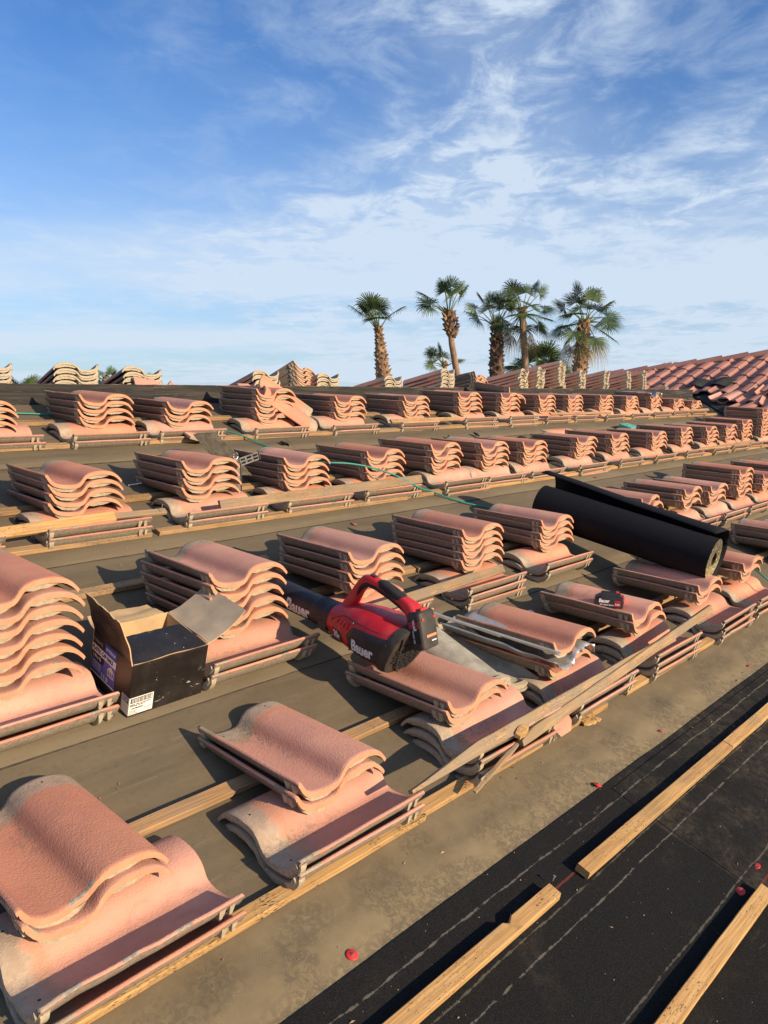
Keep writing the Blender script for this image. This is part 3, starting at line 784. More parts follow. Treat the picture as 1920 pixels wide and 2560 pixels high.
GF = 'battens nailed across the slope'
batten(-.3, 1.585, .914, M['wood_clean'], 'pale batten on the black membrane with a split notch near its upper end', GF, .040, .024, .0135, notch=[(1.405, .016, .010, 1)])
batten(1.722, 2.738, .906, M['wood_clean'], 'middle batten on the black membrane, square cut lower end', GF, .040, .024, .0145, endrag=.002)
batten(2.746, 5.6, .906, M['wood_clean'], 'far batten on the black membrane running off the right edge', GF, .040, .024, .0145)
batten(-.2, 2.145, .574, M['wood_clean'], 'lowest pale batten at the bottom right corner on black membrane', GF, .040, .024, .0145)
batten(-.4, 1.485, B1Y, M['wood'], 'yellow tar-flecked batten along the near left front pile', GF, lift=.005)
batten(1.497, 2.520, B1Y + .010, M['wood'], 'batten between the dark joint and the splintered end, front row', GF, lift=.005, endrag=.02)
batten(2.695, 4.270, B1Y + .012, M['wood_clean'], 'front row batten beneath the battery pile, cut end facing left', GF, lift=.005, endrag=.002)
batten(4.280, 7.0, B1Y + .012, M['wood_clean'], 'front row batten running off the right edge', GF, lift=.005)
batten(-.4, 2.05, 1.600, M['wood_tan'], 'second batten up, seen between the two nearest piles', GF, lift=.005)
batten(2.06, 4.6, 1.600, M['wood_tan'], 'second batten up, behind the flashing and battery piles', GF, lift=.005)
batten(4.61, 7.4, 1.600, M['wood_tan'], 'second batten up, far right length behind the black roll', GF, lift=.005)
batten(-.4, 1.99, 2.600, M['wood_tan'], 'dusty batten behind the open black box', GF, lift=.005)
batten(2.0, 2.60, 2.305, M['wood_tan'], 'short dusty batten behind the blower handle', GF, lift=.005)
batten(2.62, 5.2, 2.300, M['wood_tan'], 'dusty batten behind the second row, middle length', GF, lift=.005)
batten(5.21, 8.6, 2.300, M['wood_tan'], 'dusty batten behind the second row, far right length', GF, lift=.005)
batten(-.4, 1.635, B3Y - .004, M['wood_tan'], 'batten below the leftmost third row piles', GF, lift=.005)
batten(1.675, 3.25, B3Y - .006, M['wood_tan'], 'batten below the third row, dark cut left end', GF, lift=.005)
batten(3.26, 3.98, B3Y + .004, M['wood_tan'], 'dusty batten length under the green cord, third row', GF, lift=.005)
batten(3.95, 5.66, B3Y - .010, M['wood_clean'], 'fresh orange batten length, third row behind the roll', GF, lift=.005)
batten(5.68, 7.45, B3Y + .002, M['wood_clean'], 'orange batten length at right centre, third row', GF, lift=.005)
batten(7.46, 9.75, B3Y, M['wood_clean'], 'farthest orange batten of the third row', GF, lift=.005)
batten(-.4, 3.4, B3Y + .322, M['wood_tan'], 'upper batten behind the left third row piles', GF, lift=.005)
batten(3.41, 9.8, B3Y + .322, M['wood_tan'], 'upper batten behind the right third row piles', GF, lift=.005)
batten(-.4, 2.12, B4Y - .002, M['wood_tan'], 'batten below the leftmost piles under the ridge', GF, lift=.005)
batten(2.19, 4.50, B4Y - .004, M['wood_tan'], 'batten below the ridge row beside the felt scrap', GF, lift=.005)
batten(4.51, 6.2, B4Y + .002, M['wood_tan'], 'batten below the middle of the ridge row', GF, lift=.005)
batten(6.21, 10.4, B4Y - .003, M['wood_clean'], 'long orange batten below the far ridge row piles', GF, lift=.005)
batten(-.4, 5.1, B4Y + .322, M['wood_tan'], 'upper batten just under the ridge board, left length', GF, lift=.005)
batten(5.11, 10.7, B4Y + .322, M['wood_tan'], 'upper batten just under the ridge board, right length', GF, lift=.005)


def board_between(a, b, w, h, mat, label, roll=0., cat='batten', group='loose boards lying on the tiles', taper=None, name='loose_board', rag=.004, endrag=.02):
    a, b = Vector(a), Vector(b); bn[0] += 1
    L = (b - a).length; m = plank_box(L, w, h, bn[0] + 40, int(L / .04) + 4, rag, endrag)
    if taper:
        for q, v in enumerate(m.v):
            t = (v[0] + L / 2)
            if t < taper[0]:
                k = taper[1] + (1 - taper[1]) * max(0, t / taper[0]); m.v[q] = (v[0], v[1] * k - (1 - k) * w * .45, v[2])
    o = m.build(name, mat)
    d = (b - a).normalized(); o.location = (a + b) / 2
    o.rotation_mode = 'QUATERNION'
    x = d; y = Vector((0, math.cos(SL + roll), math.sin(SL + roll))); y = (y - x * y.dot(x)).normalized(); z = x.cross(y)
    o.rotation_quaternion = Matrix((x, y, z)).transposed().to_quaternion()
    tag(o, label, cat, group); return o


board_between((1.415, 1.262, -1.020), (3.10, 1.300, -1.020), .038, .018, M['wood_old'], 'long stained board with a pointed left end, lying across three front piles', roll=.75, taper=(.30, .25))
board_between((1.90, 1.250, -1.055), (3.545, 1.318, -.990), .036, .018, M['wood_old'], 'long grey board crossing the front piles, splintered at its lower left', roll=.95, taper=(.06, .6))
board_between((1.86, 1.965, -.800), (2.775, 1.955, -.776), .040, .020, M['wood_old'], 'grey board lying on the base tiles right of the blower handle', roll=.75)
board_between((1.985, 2.950, -.506), (3.355, 2.945, -.492), .050, .018, M['wood_old'], 'tan board resting on three third row base tiles', roll=.95)
board_between((.55, 3.01, -.535), (1.485, 2.995, -.507), .046, .020, M['wood_clean'], 'knotty orange board lying on the leftmost third row base tiles', roll=.7)
board_between((1.35, 3.02, -.508), (1.72, 2.985, -.510), .030, .014, M['wood_old'], 'thin short stick poking out right of the knotty board', roll=.3, group=None)
board_between((4.16, 3.93, -.205), (4.96, 3.94, -.206), .034, .018, M['wood_tan'], 'short tan board on the base tiles, sixth pile under the ridge', roll=.6)
board_between((9.35, 3.93, -.21), (10.12, 3.93, -.205), .034, .016, M['wood_tan'], 'tan slats on the last base tiles under the ridge', roll=.5)
board_between((6.35, 3.93, -.19), (7.5, 3.925, -.20), .028, .014, M['wood_tan'], 'thin tan strip on base tiles midway under the ridge', roll=.5)
board_between((7.4, 2.935, -.53), (8.9, 2.94, -.515), .030, .015, M['wood_tan'], 'thin tan strip on the far base tiles, third row', roll=.5)
# splintered wood on the crossing board
def splinter(loc, L, w, h, yaw, mat, label, cat='splinter', pitch=0.):
    m = MB(); n = 7; rings = []
    r = random.Random(int(L * 9999) + int(loc[0] * 100))
    for i in range(n):
        t = i / (n - 1); k = (1 - abs(2 * t - .8) ** 2 * .55) * (1 if i < n - 1 else .1)
        x = (t - .5) * L; j = [r.uniform(-.2, .2) for _ in range(5)]
        rings.append([(x, -w/2*k*(1+j[0]), 0), (x, w/2*k*(1+j[1]), 0), (x, w/2.6*k*(1+j[2]), h*k), (x, -w/3*k*(1+j[3]), h*k*(1+j[4]))])
    m.loft(rings, 0, True, True, False); o = m.build('wood_splinter', mat)
    o.location = loc; o.rotation_euler = (SL, pitch, yaw); return tag(o, label, cat)


splinter((1.80, 1.240, -1.085), .32, .016, .010, .10, M['wood_old'], 'long thin splinter trailing from the crossing board', pitch=-.20)
splinter((1.92, 1.252, -1.035), .10, .035, .022, .25, M['wood'], 'splintered wood end sticking up on the crossing board')
splinter((2.38, 1.262, -1.150), .09, .03, .012, -.3, M['wood'], 'pale wood splinter on the front batten below the boards')

# broken tile shards
def shard(loc, rot, pts, th, label, mat=0, dome=.012, name='tile_shard'):
    m = MB(); n = len(pts); c = (sum(p[0] for p in pts) / n, sum(p[1] for p in pts) / n)
    m.add([(p[0], p[1], dome * .3 * math.sin(i)) for i, p in enumerate(pts)] + [(c[0], c[1], dome)], [(i, (i + 1) % n, n) for i in range(n)], 0, True)
    m.add([(p[0], p[1], -th) for p in pts] + [(c[0], c[1], dome - th)], [((i + 1) % n, i, n) for i in range(n)], 1, True)
    m.add([(p[0], p[1], dome * .3 * math.sin(i)) for i, p in enumerate(pts)] + [(p[0], p[1], -th) for p in pts], [(i, n + i, n + (i + 1) % n, (i + 1) % n) for i in range(n)], 1, False)
    o = m.build(name, [M['tile_face'], M['tile_concrete']]); o.location = loc; o.rotation_euler = rot
    return tag(o, label, 'tile shard')


shard((2.48, 3.90, -.235), (SL + .15, .1, .4), [(-.09, -.03), (-.02, -.06), (.08, -.05), (.11, 0), (.03, .05), (-.07, .04)], .014, 'small pink tile shard beside the third pile under the ridge')
shard((2.20, 1.268, -1.100), (SL + .5, 0, .25), [(-.08, -.02), (.0, -.032), (.05, -.012), (.07, .03), (.0, .03), (-.08, .02)], .014, 'orange tile fragment under the two crossing boards')
shard((2.665, 4.76, .078), (1.0, .06, -.12), [(-.085, -.05), (.10, -.055), (.085, -.01), (.045, .035), (.01, .028), (-.085, .045)], .016, 'broken orange tile piece leaning on the far side of the ridge board', dome=.02)
shard((2.845, 4.76, .060), (.9, .5, .3), [(-.06, -.05), (.09, -.05), (.02, .06)], .016, 'small broken tile corner beyond the ridge board')
shard((3.50, 4.80, .050), (.5, .1, .2), [(-.10, -.04), (.10, -.05), (.06, .04), (-.05, .05)], .018, 'weathered grey tile tip beyond the ridge board', dome=.03)

# loose tiles
def loose(me, mat, label):
    o = link('barrel_tile', me); o.matrix_world = mat; return tag(o, label, 'tile', 'loose tiles')


# upside-down grey tile between the blower pile and the flashing pile
UP = tile_mesh('barrel_tile', 44, ((.0, .02, .03, .004),))
mt = Matrix.Translation((2.035, 1.872, rz(1.872) + .128)) @ Matrix.Rotation(R(-4), 4, 'Z') @ Matrix.Rotation(SL, 4, 'X') @ Matrix.Rotation(R(9), 4, 'Y') @ Matrix.Rotation(math.pi, 4, 'X')
UP.materials[4] = plain('dusty_concrete', (.33, .30, .235), .95, 0, .2, .22, 16, .3, 220)
loose(UP, mt, 'grey upturned tile lying pan side up beside the silver flashing pile')
# tile leaning against the five-tile pile under the ridge
mt = Matrix.Translation((3.235, 4.29, .100)) @ Matrix.Rotation(R(-16), 4, 'Z') @ Matrix.Rotation(R(33), 4, 'Y') @ Matrix.Rotation(R(30), 4, 'X') @ Matrix.Rotation(R(-90), 4, 'Z') @ Matrix.Translation((-.0, 0, 0))
loose(VAR[4], mt, 'tilted loose tile sliding off the five-tile pile under the ridge')
mt = Matrix.Translation((5.98, 3.55, rz(3.55) + .01)) @ Matrix.Rotation(SL * .4, 4, 'X') @ Matrix.Rotation(math.pi / 2, 4, 'Z') @ Matrix.Translation((0, -.42, 0))
loose(VAR[2], mt, 'single tile lying flat between the third row and the ridge row')
mt = Matrix.Translation((5.86, 4.08, .02)) @ Matrix.Rotation(R(20), 4, 'Y') @ Matrix.Rotation(R(8), 4, 'X')
loose(VAR[3], mt, 'loose tile poking out right of the seventh pile under the ridge')

# ------------------------------------------------------------------ cap nails
CAPNAILS = [(1.047, 1.104, 'red cap nail on the dusty felt, bottom centre'), (2.100, 1.085, 'red cap nail where dusty felt meets the black membrane joint'), (2.607, 1.110, 'red cap nail on dusty felt right of the membrane joint'),
            (3.529, 1.118, 'farthest red cap nail on the dusty felt at right'), (2.24, .648, 'tilted red cap nail on the black membrane near the right edge'), (2.093, .640, 'red cap nail half covered by the shadow of the lowest batten'),
            (1.799, 2.789, 'dusty red cap nail above the second row felt seam'), (2.681, 2.789, 'dusty red cap nail behind the pile above the blower'), (5.3, 2.87, 'faint red cap nail on felt, right centre')]
for i, (x, y, lab) in enumerate(CAPNAILS):
    t = empty('cap_nail', (x, y, rz(y) + (.0105 if y < 1.09 else .006)), (SL, 0, i))
    tag(t, lab, 'cap nail', 'red cap nails')
    m = MB(); rings = []
    for r_, z_ in ((.0135, 0), (.0138, .0012), (.0128, .0022), (.0085, .0026), (.0070, .0036), (.0045, .0038)):
        rings.append([(r_ * math.cos(a * math.pi / 12), r_ * math.sin(a * math.pi / 12), z_) for a in range(24)])
    m.loft(rings); m.build('cap', plain('red_cap_dusty', (.42, .12, .075), .8) if 5 < i and 'red_cap_dusty' not in bpy.data.materials else (bpy.data.materials['red_cap_dusty'] if i > 5 else M['red_cap']), t)
    m = MB(); rings = [[(r_ * math.cos(a * math.pi / 6), r_ * math.sin(a * math.pi / 6), z_) for a in range(12)] for r_, z_ in ((.0042, .0038), (.0042, .0048), (.003, .0052))]
    m.loft(rings); m.build('nail_head', M['steel_dull'], t)


# bent nails standing in the battens and boards
def nail(p, d, L, label, r=.0016):
    t = empty('roofing_nail', p); d = Vector(d).normalized()
    m = MB(); m.tube([(0, 0, 0), tuple(d * L * .6), tuple(d * L + Vector((.002, 0, 0)))], r, 6); m.build('shank', M['steel'], t)
    m = MB(); m.tube([tuple(d * L), tuple(d * (L + .0015))], r * 2.6, 8); m.build('head', M['steel'], t)
    tag(t, label, 'nail', 'loose and bent nails')


nail((1.62, .950, -1.247), (.3, -.2, 1), .012, 'nail in the lower batten end on the membrane')
nail((1.80, 3.44, -.435), (.9, -.35, .12), .06, 'thick loose nail lying behind the leftmost third row pile', .004)
nail((1.70, 2.965, -.50), (.1, -.1, 1), .03, 'pair of bright nails by the thin stick')
nail((2.40, 1.84, -.955), (.6, .4, .3), .05, 'bright nail on felt behind the flashing pile', .003)

# ------------------------------------------------------------------ green cord
cu = bpy.data.curves.new('extension_cord', 'CURVE'); cu.dimensions = '3D'; cu.bevel_depth = .0048; cu.bevel_resolution = 3; cu.resolution_u = 10
for pts in ([(.2, 4.47, .016), (1.0, 4.45, .012), (1.64, 4.44, .012), (1.85, 4.39, .012), (2.2, 4.30, .012), (2.55, 4.15, .02), (2.74, 4.02, .03), (2.80, 3.955, .035), (2.866, 3.845, .018), (2.923, 3.722, .014), (3.0, 3.55, .03), (2.80, 3.42, .11), (2.66, 3.22, .20),
             (2.73, 3.06, .205), (2.83, 3.03, .215), (2.95, 3.00, .205), (3.09, 2.97, .175), (3.21, 2.93, .14), (3.36, 2.92, .06), (3.50, 2.98, .030), (3.53, 2.90, .014), (3.673, 2.736, .012), (3.9, 2.62, .012), (4.3, 2.45, .014),
             (4.72, 2.22, .02), (4.95, 1.95, .03), (4.90, 1.80, .05), (4.74, 1.68, .075), (4.47, 1.50, .165), (4.36, 1.38, .185), (4.36, 1.31, .155), (4.50, 1.20, .07), (4.75, 1.12, .012), (5.2, 1.0, .012)],):
    s = cu.splines.new('NURBS'); s.points.add(len(pts) - 1); s.use_endpoint_u = True; s.order_u = 4
    for i, (x, y, h) in enumerate(pts): s.points[i].co = (x, y, rz(y) + h, 1)
tmpo = bpy.data.objects.new('tmp_cord', cu); COL.objects.link(tmpo)
dg = bpy.context.evaluated_depsgraph_get(); dg.update()
me = bpy.data.meshes.new_from_object(tmpo.evaluated_get(dg)).copy(); bpy.data.objects.remove(tmpo)
me.materials.clear(); me.materials.append(M['green_cord'])
for p in me.polygons: p.use_smooth = True
tag(link('extension_cord', me), 'green cord snaking down the roof between and over the tile piles', 'cord')

# ------------------------------------------------------------------ torn felt strip and steel bracket
fs = MB(); nx, ny = 10, 26; vs = []; fcs = []
for j in range(ny + 1):
    t = j / ny
    cx = 2.175 + .10 * t ** 1.3; cy = 3.34 - .16 * t; cz = -.195 - .21 * t ** .9
    for i in range(nx + 1):
        s_ = (i / nx - .5)
        w = .150 * (1 - .25 * (t - .5)); ragx = .007 * mn.noise(Vector((t * 30, i // 6 * 9, 0))) if i in (0, nx) else 0
        vs.append((cx + s_ * w + ragx + .03 * math.sin(t * 2.2), cy + .035 * (1 - (2 * s_) ** 2) + s_ * .06, cz + .018 * s_ * math.sin(5 * t) + .004 * mn.noise(Vector((s_ * 9, t * 9, 2)))))
for j in range(ny):
    for i in range(nx):
        a = j * (nx + 1) + i; fcs.append((a, a + nx + 1, a + nx + 2, a + 1))
fs.add(vs, fcs, 0, True); o = fs.build('felt_strip', M['felt_scrap'])
md = o.modifiers.new('thickness', 'SOLIDIFY'); md.thickness = .003
tag(o, 'torn brown felt strip standing up between the first two third row piles', 'felt scrap')
br = empty('steel_bracket', (2.205, 3.10, -.345)); tag(br, 'slotted grey steel bracket with a bolt, beside the torn felt strip', 'bracket')
m = MB()
m.box((-.003, 0, -.055), (.020, .003, .135)); m.box((.008, -.004, -.055), (.002, .010, .135))
m.box((-.022, .004, .012), (.030, .003, .030)); m.build('upright', M['steel_dull'], br, .0008)
pl = MB()   # slotted plate, built as bars round six slots
mt = Matrix.Translation((.060, -.004, .030)) @ Matrix.Rotation(R(-13), 4, 'Y')
for zc in (-.017, 0, .017): pl.box((0, 0, zc), (.115, .003, .007), 0, mt)
for xc in (-.0545, -.020, .018, .0545): pl.box((xc, 0, 0), (.010 if abs(xc) < .05 else .006, .0028, .034), 0, mt)
pl.box((.0585, -.004, 0), (.002, .010, .041), 0, mt)
pl.build('slotted_plate', M['steel_dull'], br)
b_ = MB(); b_.tube([(-.020, -.006, .006), (-.020, .004, .006)], .0125, 6); b_.tube([(-.020, -.012, .006), (-.020, .004, .006)], .007, 14); b_.tube([(-.055, .0, .028), (-.005, .0, .028)], .0022, 8)
b_.build('bolt', M['steel'], br)
cl = MB(); cl.tube([(-.018 + .014 * math.sin(a), 0, .048 + .016 * math.cos(a)) for a in [x * .42 for x in range(14)]], .003, 8); cl.build('pipe_clamp', M['steel'], br)

# straps on the felt behind the front piles
for (x, y, yw, lab) in ((2.79, 1.845, -.35, 'slotted bright steel strap on the felt behind the flashing pile'), (3.34, 1.90, .2, 'dark steel strap behind the battery pile')):
    t = empty('steel_strap', (x, y, rz(y) + .012), (SL, 0, yw)); tag(t, lab, 'strap', 'steel straps on the felt')
    m = MB()
    for yc in (-.016, .016): m.box((0, yc, 0), (.15, .008, .003))
    for xc in (-.071, -.022, .022, .071): m.box((xc, 0, 0), (.010, .030, .0028))
    m.build('slotted_plate', M['steel'] if x < 3 else M['steel_dull'], t)
    m = MB(); m.tube([(-.085, .0, 0), (-.10, .004, .012)], .004, 8); m.build('bolt', M['steel'], t)

# small dark things left on the tiles
t = empty('scraper', (4.83, 3.27, rz(3.27) + .162), (0, 0, -1.2)); tag(t, 'small black tool lying on the seventh third row pile', 'hand tool')
m = MB(); m.tube([(-.09, 0, .004), (0, 0, .007)], [.008, .010], 8); m.build('handle', M['black_plastic'], t)
m = MB(); rings = [[(.0 + x_, w_ * math.cos(a * math.pi / 6), .012 + h_ * math.sin(a * math.pi / 6)) for a in range(12)] for x_, w_, h_ in ((0, .012, .008), (.02, .026, .018), (.05, .028, .018), (.07, .012, .008))]
m.loft(rings); m.build('head', M['rubber'], t)
t = empty('marker_box', (7.35, 3.64, rz(3.64) + .03), (SL, 0, .1)); tag(t, 'small teal plastic case lying behind the third row', 'case')
m = MB(); m.box((0, 0, .02), (.22, .13, .035)); m.build('case', M['teal'], t, .008)
m = MB(); m.box((0, -.0, .039), (.12, .02, .006)); m.build('handle', M['teal'], t, .002)
for (p, r_, lab, s_) in (((3.05, 3.80, rz(3.80) + .01), (.3, .5, .3), 'small dark felt scrap above the third row, centre', .05), ((4.60, 3.72, rz(3.72) + .012), (.6, .2, 1.0), 'curled dark felt scrap near the black box-shaped debris', .05),
                         ((4.95, 3.74, rz(3.74) + .02), (.5, .3, .2), 'small black block-like scrap under the sixth ridge pile', .045), ((6.66, 3.42, rz(3.42) + .06), (.2, .1, .5), 'dark scrap left of the teal case', .08)):
    m = MB(); vs = []; fcs = []
    for j in range(5):
        for i in range(5): vs.append(((i / 4 - .5) * s_ * (1 + .2 * mn.noise(Vector((j, i, p[0])))), (j / 4 - .5) * s_, s_ * .35 * math.sin(i * .7) + .01 * mn.noise(Vector((i, j, p[1])))))
    for j in range(4):
        for i in range(4): a = j * 5 + i; fcs.append((a, a + 1, a + 6, a + 5))
    m.add(vs, fcs, 0, True); o = m.build('felt_scrap', M['felt_black']); o.location = p; o.rotation_euler = r_
    md = o.modifiers.new('thickness', 'SOLIDIFY'); md.thickness = .003; tag(o, lab, 'felt scrap', 'felt scraps')

# crumbs of mortar, wood chips and grit lying on the felt: nobody could count them
rd = random.Random(77); db = MB()
for i in range(900):
    if i < 640: y = rd.uniform(1.0, 4.4); x = rd.uniform(.4, 5.5) * (.5 + y * .35)
    else: y = rd.uniform(.55, 1.9); x = rd.uniform(.6, 3.6)
    z = rz(y) + (.012 if y < 1.09 else .006); q = rd.choice((.0010, .0014, .002, .0028)) * (1 if i % 45 else 1.8); a = rd.uniform(0, 6.28); el = rd.choice((1, 1.4, 3.5))
    p = [(q * el * rd.uniform(.6, 1), 0), (0, q * rd.uniform(.5, 1)), (-q * el * rd.uniform(.6, 1), 0), (0, -q * rd.uniform(.5, 1))]
    vs = [(x + u * math.cos(a) - v * math.sin(a), y + u * math.sin(a) + v * math.cos(a), z - .001) for u, v in p] + [(x, y, z + q * rd.uniform(.5, 1.2))]
    db.add(vs, [(0, 1, 4), (1, 2, 4), (2, 3, 4), (3, 0, 4)], rd.choice((0, 0, 1, 2, 3)))
tag(db.build('debris', [M['tile_under'], M['tile_butt'], M['wood_old'], M['tar_edge']]), 'crumbs of mortar, wood chips and grit scattered on the felt', 'debris', kind='stuff')

# ------------------------------------------------------------------ roll of black felt
A = Vector((3.805, 1.400, -.806)); Bv = Vector((3.725, 2.345, -.612)); ax = (Bv - A).normalized(); LR = (Bv - A).length
sx = ax.cross(Vector((0, 0, 1))).normalized(); sz = sx.cross(ax).normalized()      # sx points to +X
roll = empty('felt_roll', A, (0, 0, 0)); roll.rotation_mode = 'QUATERNION'
roll.rotation_quaternion = Matrix((sx, ax, sz)).transposed().to_quaternion()
tag(roll, 'big roll of black roofing felt lying across the tile piles, outer wrap loose', 'felt roll')
RR = .106; nseg = 64
m = MB()
outr = [[((RR + .0012 * mn.noise(Vector((a, y * 3, 0)))) * math.cos(2 * math.pi * a / nseg), y, (RR + .0012 * mn.noise(Vector((a, y * 3, 5)))) * math.sin(2 * math.pi * a / nseg)) for a in range(nseg)] for y in [LR * k / 12 for k in range(13)]]
m.loft(outr, 0, True, False, True); m.build('wound_core', M['felt_black'], roll)
# wound ends: concentric layered rings, frayed
def m_rollend():
    s = NT('roll_end'); r = s.math('SQRT', s.math('ADD', s.math('MULTIPLY', s.x, s.x), s.math('MULTIPLY', s.z, s.z)))
    ring = s.math('SINE', s.math('MULTIPLY', s.math('ADD', r, s.math('MULTIPLY', s.noise(30, 2), .003)), 1900.))
    c = s.mix(s.step(ring, -.3, .6), (.035, .030, .022), (.11, .092, .060))
    f = s.noise(150, 4, .7, 1.5); low = s.step(s.z, -.075, .05, .68, .83)
    c = s.mix(s.math('MULTIPLY', s.step(s.math('ADD', f, s.math('MULTIPLY', s.math('SUBTRACT', 1., low), .55)), .665, .70), .95), c, (.62, .50, .24))
    return s.fin(c, .85, s.bump(f, .8, .006), 0, .3)


M['roll_end'] = m_rollend()
for yy, nm in ((.001, 'front_end'), (LR - .001, 'back_end')):
    e = MB(); rings = []
    for k, r_ in enumerate([.0335, .036, .05, .065, .08, .095, RR + .0005]):
        rings.append([(r_ * math.cos(2 * math.pi * a / 48), yy + (.0015 * mn.noise(Vector((a, k, 0)))) - (.003 if yy < .1 and .04 < r_ < .09 else 0), r_ * math.sin(2 * math.pi * a / 48)) for a in range(48)])
    e.loft(rings, 0, True, False, True); e.build('wound_end', M['roll_end'], roll)
e = MB(); e.loft([[(.0335 * math.cos(a * math.pi / 16), y, .0335 * math.sin(a * math.pi / 16)) for a in range(32)] for y in (0, LR)], 0, True, False, True); e.build('core_tube', M['tar_edge'], roll)
# loose outer wrap: starts under the roll, bellies out on the far side, stands up behind
fl = MB(); prof = []
for k in range(30):
    t = k / 29; ang = R(-100 + 205 * t)
    rad = RR + .003 + .078 * math.sin(min(1, t * 1.25) * math.pi / 2) ** 1.6
    x_, z_ = rad * math.cos(ang) * 1.04, rad * math.sin(ang)
    if t > .62: x_ = x_ + .055 * ((t - .62) / .38); z_ = z_ - .030 * ((t - .62) / .38)
    prof.append((x_, z_))
ny = 16; vs = []; fcs = []
for j in range(ny + 1):
    t = j / ny; y = -.004 + (LR + .012) * t
    for k, (x_, z_) in enumerate(prof):
        q = k / 29; wv = .006 * mn.noise(Vector((t * 3, q * 3, 1))) * q
        yy = y
        if j == 0 and q > .86: yy += .03 * ((q - .86) / .14) ** 2
        if j == ny: yy += .045 * q * q
        vs.append((x_ + wv + .02 * q * t, yy, z_ + wv - .028 * q * (1 - t) + .012 * q * t))
n_ = len(prof)
for j in range(ny):
    for k in range(n_ - 1): a = j * n_ + k; fcs.append((a, a + 1, a + n_ + 1, a + n_))
fl.add(vs, fcs, 0, True); o = fl.build('loose_wrap', M['felt_black'], roll); md = o.modifiers.new('thickness', 'SOLIDIFY'); md.thickness = .0025

# ------------------------------------------------------------------ open cardboard box of cap nails
box = empty('cardboard_box', (1.0, 1.985, rz(1.985) + .008), (SL - .04, 0, R(2.0)))
tag(box, 'open black cardboard box of plastic cap nails standing on the felt', 'box')
W, D, Hh, T = .252, .225, .172, .0035
m = MB(); m.box((W / 2, T / 2, Hh / 2), (W, T, Hh)); m.build('front_panel', M['box_black'], box, .0008)
m = MB(); m.box((T / 2, D / 2, Hh / 2), (T, D - 2 * T, Hh)); m.build('left_panel', M['box_black'], box, .0008)
m = MB(); m.box((W / 2, D - T / 2, Hh / 2), (W, T, Hh)); m.build('back_panel', M['cardboard'], box, .0008)
m = MB(); m.box((W - T / 2, D / 2, Hh / 2), (T, D - 2 * T, Hh)); m.build('right_panel', M['cardboard'], box, .0008)
m = MB(); m.box((W / 2, D / 2, T / 2), (W - 2 * T, D - 2 * T, T)); m.build('bottom', M['cardboard'], box)
m = MB(); m.box((T + .0008, D / 2, Hh / 2), (.001, D - 2 * T - .002, Hh - .004)); m.box((W / 2, T + .0008, Hh / 2), (W - 2 * T - .002, .001, Hh - .004)); m.build('lining', M['cardboard'], box)


def flap(name, base, along, out, L, w, mats, curl=0., crease=None, rag=0., cut=(0, 0)):
    """a box flap hinged on a top edge: base corner, unit vector along the hinge, outward vector"""
    base, along, out = Vector(base), Vector(along), Vector(out).normalized(); nrm = along.cross(out).normalized()
    m = MB(); nu, nv = 14, 10; vs = []; fcs = []
    for j in range(nv + 1):
        v = j / nv
        for i in range(nu + 1):
            u = i / nu
            uu = cut[0] * v ** 1.2 + (1 - (cut[0] + cut[1]) * v ** 1.2) * u
            d = curl * v * v + rag * mn.noise(Vector((u * 3, v * 3, L * 77)))
            if crease:
                cu_, ca = crease; s_ = v - cu_ - .12 * (u - .5)
                if s_ > 0: d += ca * s_
            e = (.006 * mn.noise(Vector((u * 9, L * 50, 0))) if j == nv else 0)
            vs.append(tuple(base + along * (w * uu) + out * (L * v + e) + nrm * d * L))
    for j in range(nv):
        for i in range(nu): a = j * (nu + 1) + i; fcs.append((a, a + 1, a + nu + 2, a + nu + 1))
    n = len(vs); off = nrm * T
    m.add(vs, fcs, 0, True); m.add([tuple(Vector(p) - off) for p in vs], [f[::-1] for f in fcs], 1, True)
    edge = list(range(nu + 1)) + [(j + 1) * (nu + 1) + nu for j in range(nv)] + [nv * (nu + 1) + nu - 1 - i for i in range(nu)] + [(nv - 1 - j) * (nu + 1) for j in range(nv)]
    ev = [vs[i] for i in edge] + [tuple(Vector(vs[i]) - off) for i in edge]; k = len(edge)
    m.add(ev, [(i, i + k, (i + 1) % k + k, (i + 1) % k) for i in range(k)], 2, False)
    return m.build(name, mats, box)


bk, kr = M['box_black'], M['kraft']
# left flap (hinged on the left edge) stands up, leaning out; its outer face is black
flap('left_flap', (0, D - .002, Hh), (0, -1, 0), (-.18, -.03, 1), .135, D - .004, [bk, kr, M['cardboard']], .10, None, .05, (-.06, .16))
# front flap folded inwards and down
flap('front_flap', (.004, T, Hh + .003), (1, 0, 0), (0.0, .97, .16), .120, W - .008, [bk, kr, M['cardboard']], .0, (.55, -.12), .04, (.0, .10))
# right flap: out and down to the right
flap('right_flap', (W, 0.004, Hh), (0, 1, 0), (.93, .06, .22), .150, D - .008, [M['cardboard'], kr, M['cardboard']], -.12, (.5, -.35), .05)
# back flap: out and slightly down
flap('back_flap', (0.004, D, Hh), (1, 0, 0), (0.04, .98, -.20), .10, W * .93, [M['cardboard'], kr, M['cardboard']], -.05, (.6, .2), .05, (.10, .02))
for o_ in box.children:
    pass

FRONT = lambda x0, z0: (lambda x, y, z: (x0 + x, -.0006 - z, z0 + y))
LEFT = lambda y0, z0: (lambda x, y, z: (-.0006 - z, y0 - x, z0 + y))


def panel(name, parent, pts, mat, th=.0003, nrm=(0, -1, 0)):
    n = Vector(nrm) * th; m = MB(); k = len(pts)
    m.add([tuple(Vector(p) + n) for p in pts] + [tuple(p) for p in pts], [tuple(range(k)), tuple(range(k, 2 * k))[::-1]] + [(i, i + k, (i + 1) % k + k, (i + 1) % k) for i in range(k)])
    return m.build(name, mat, parent)


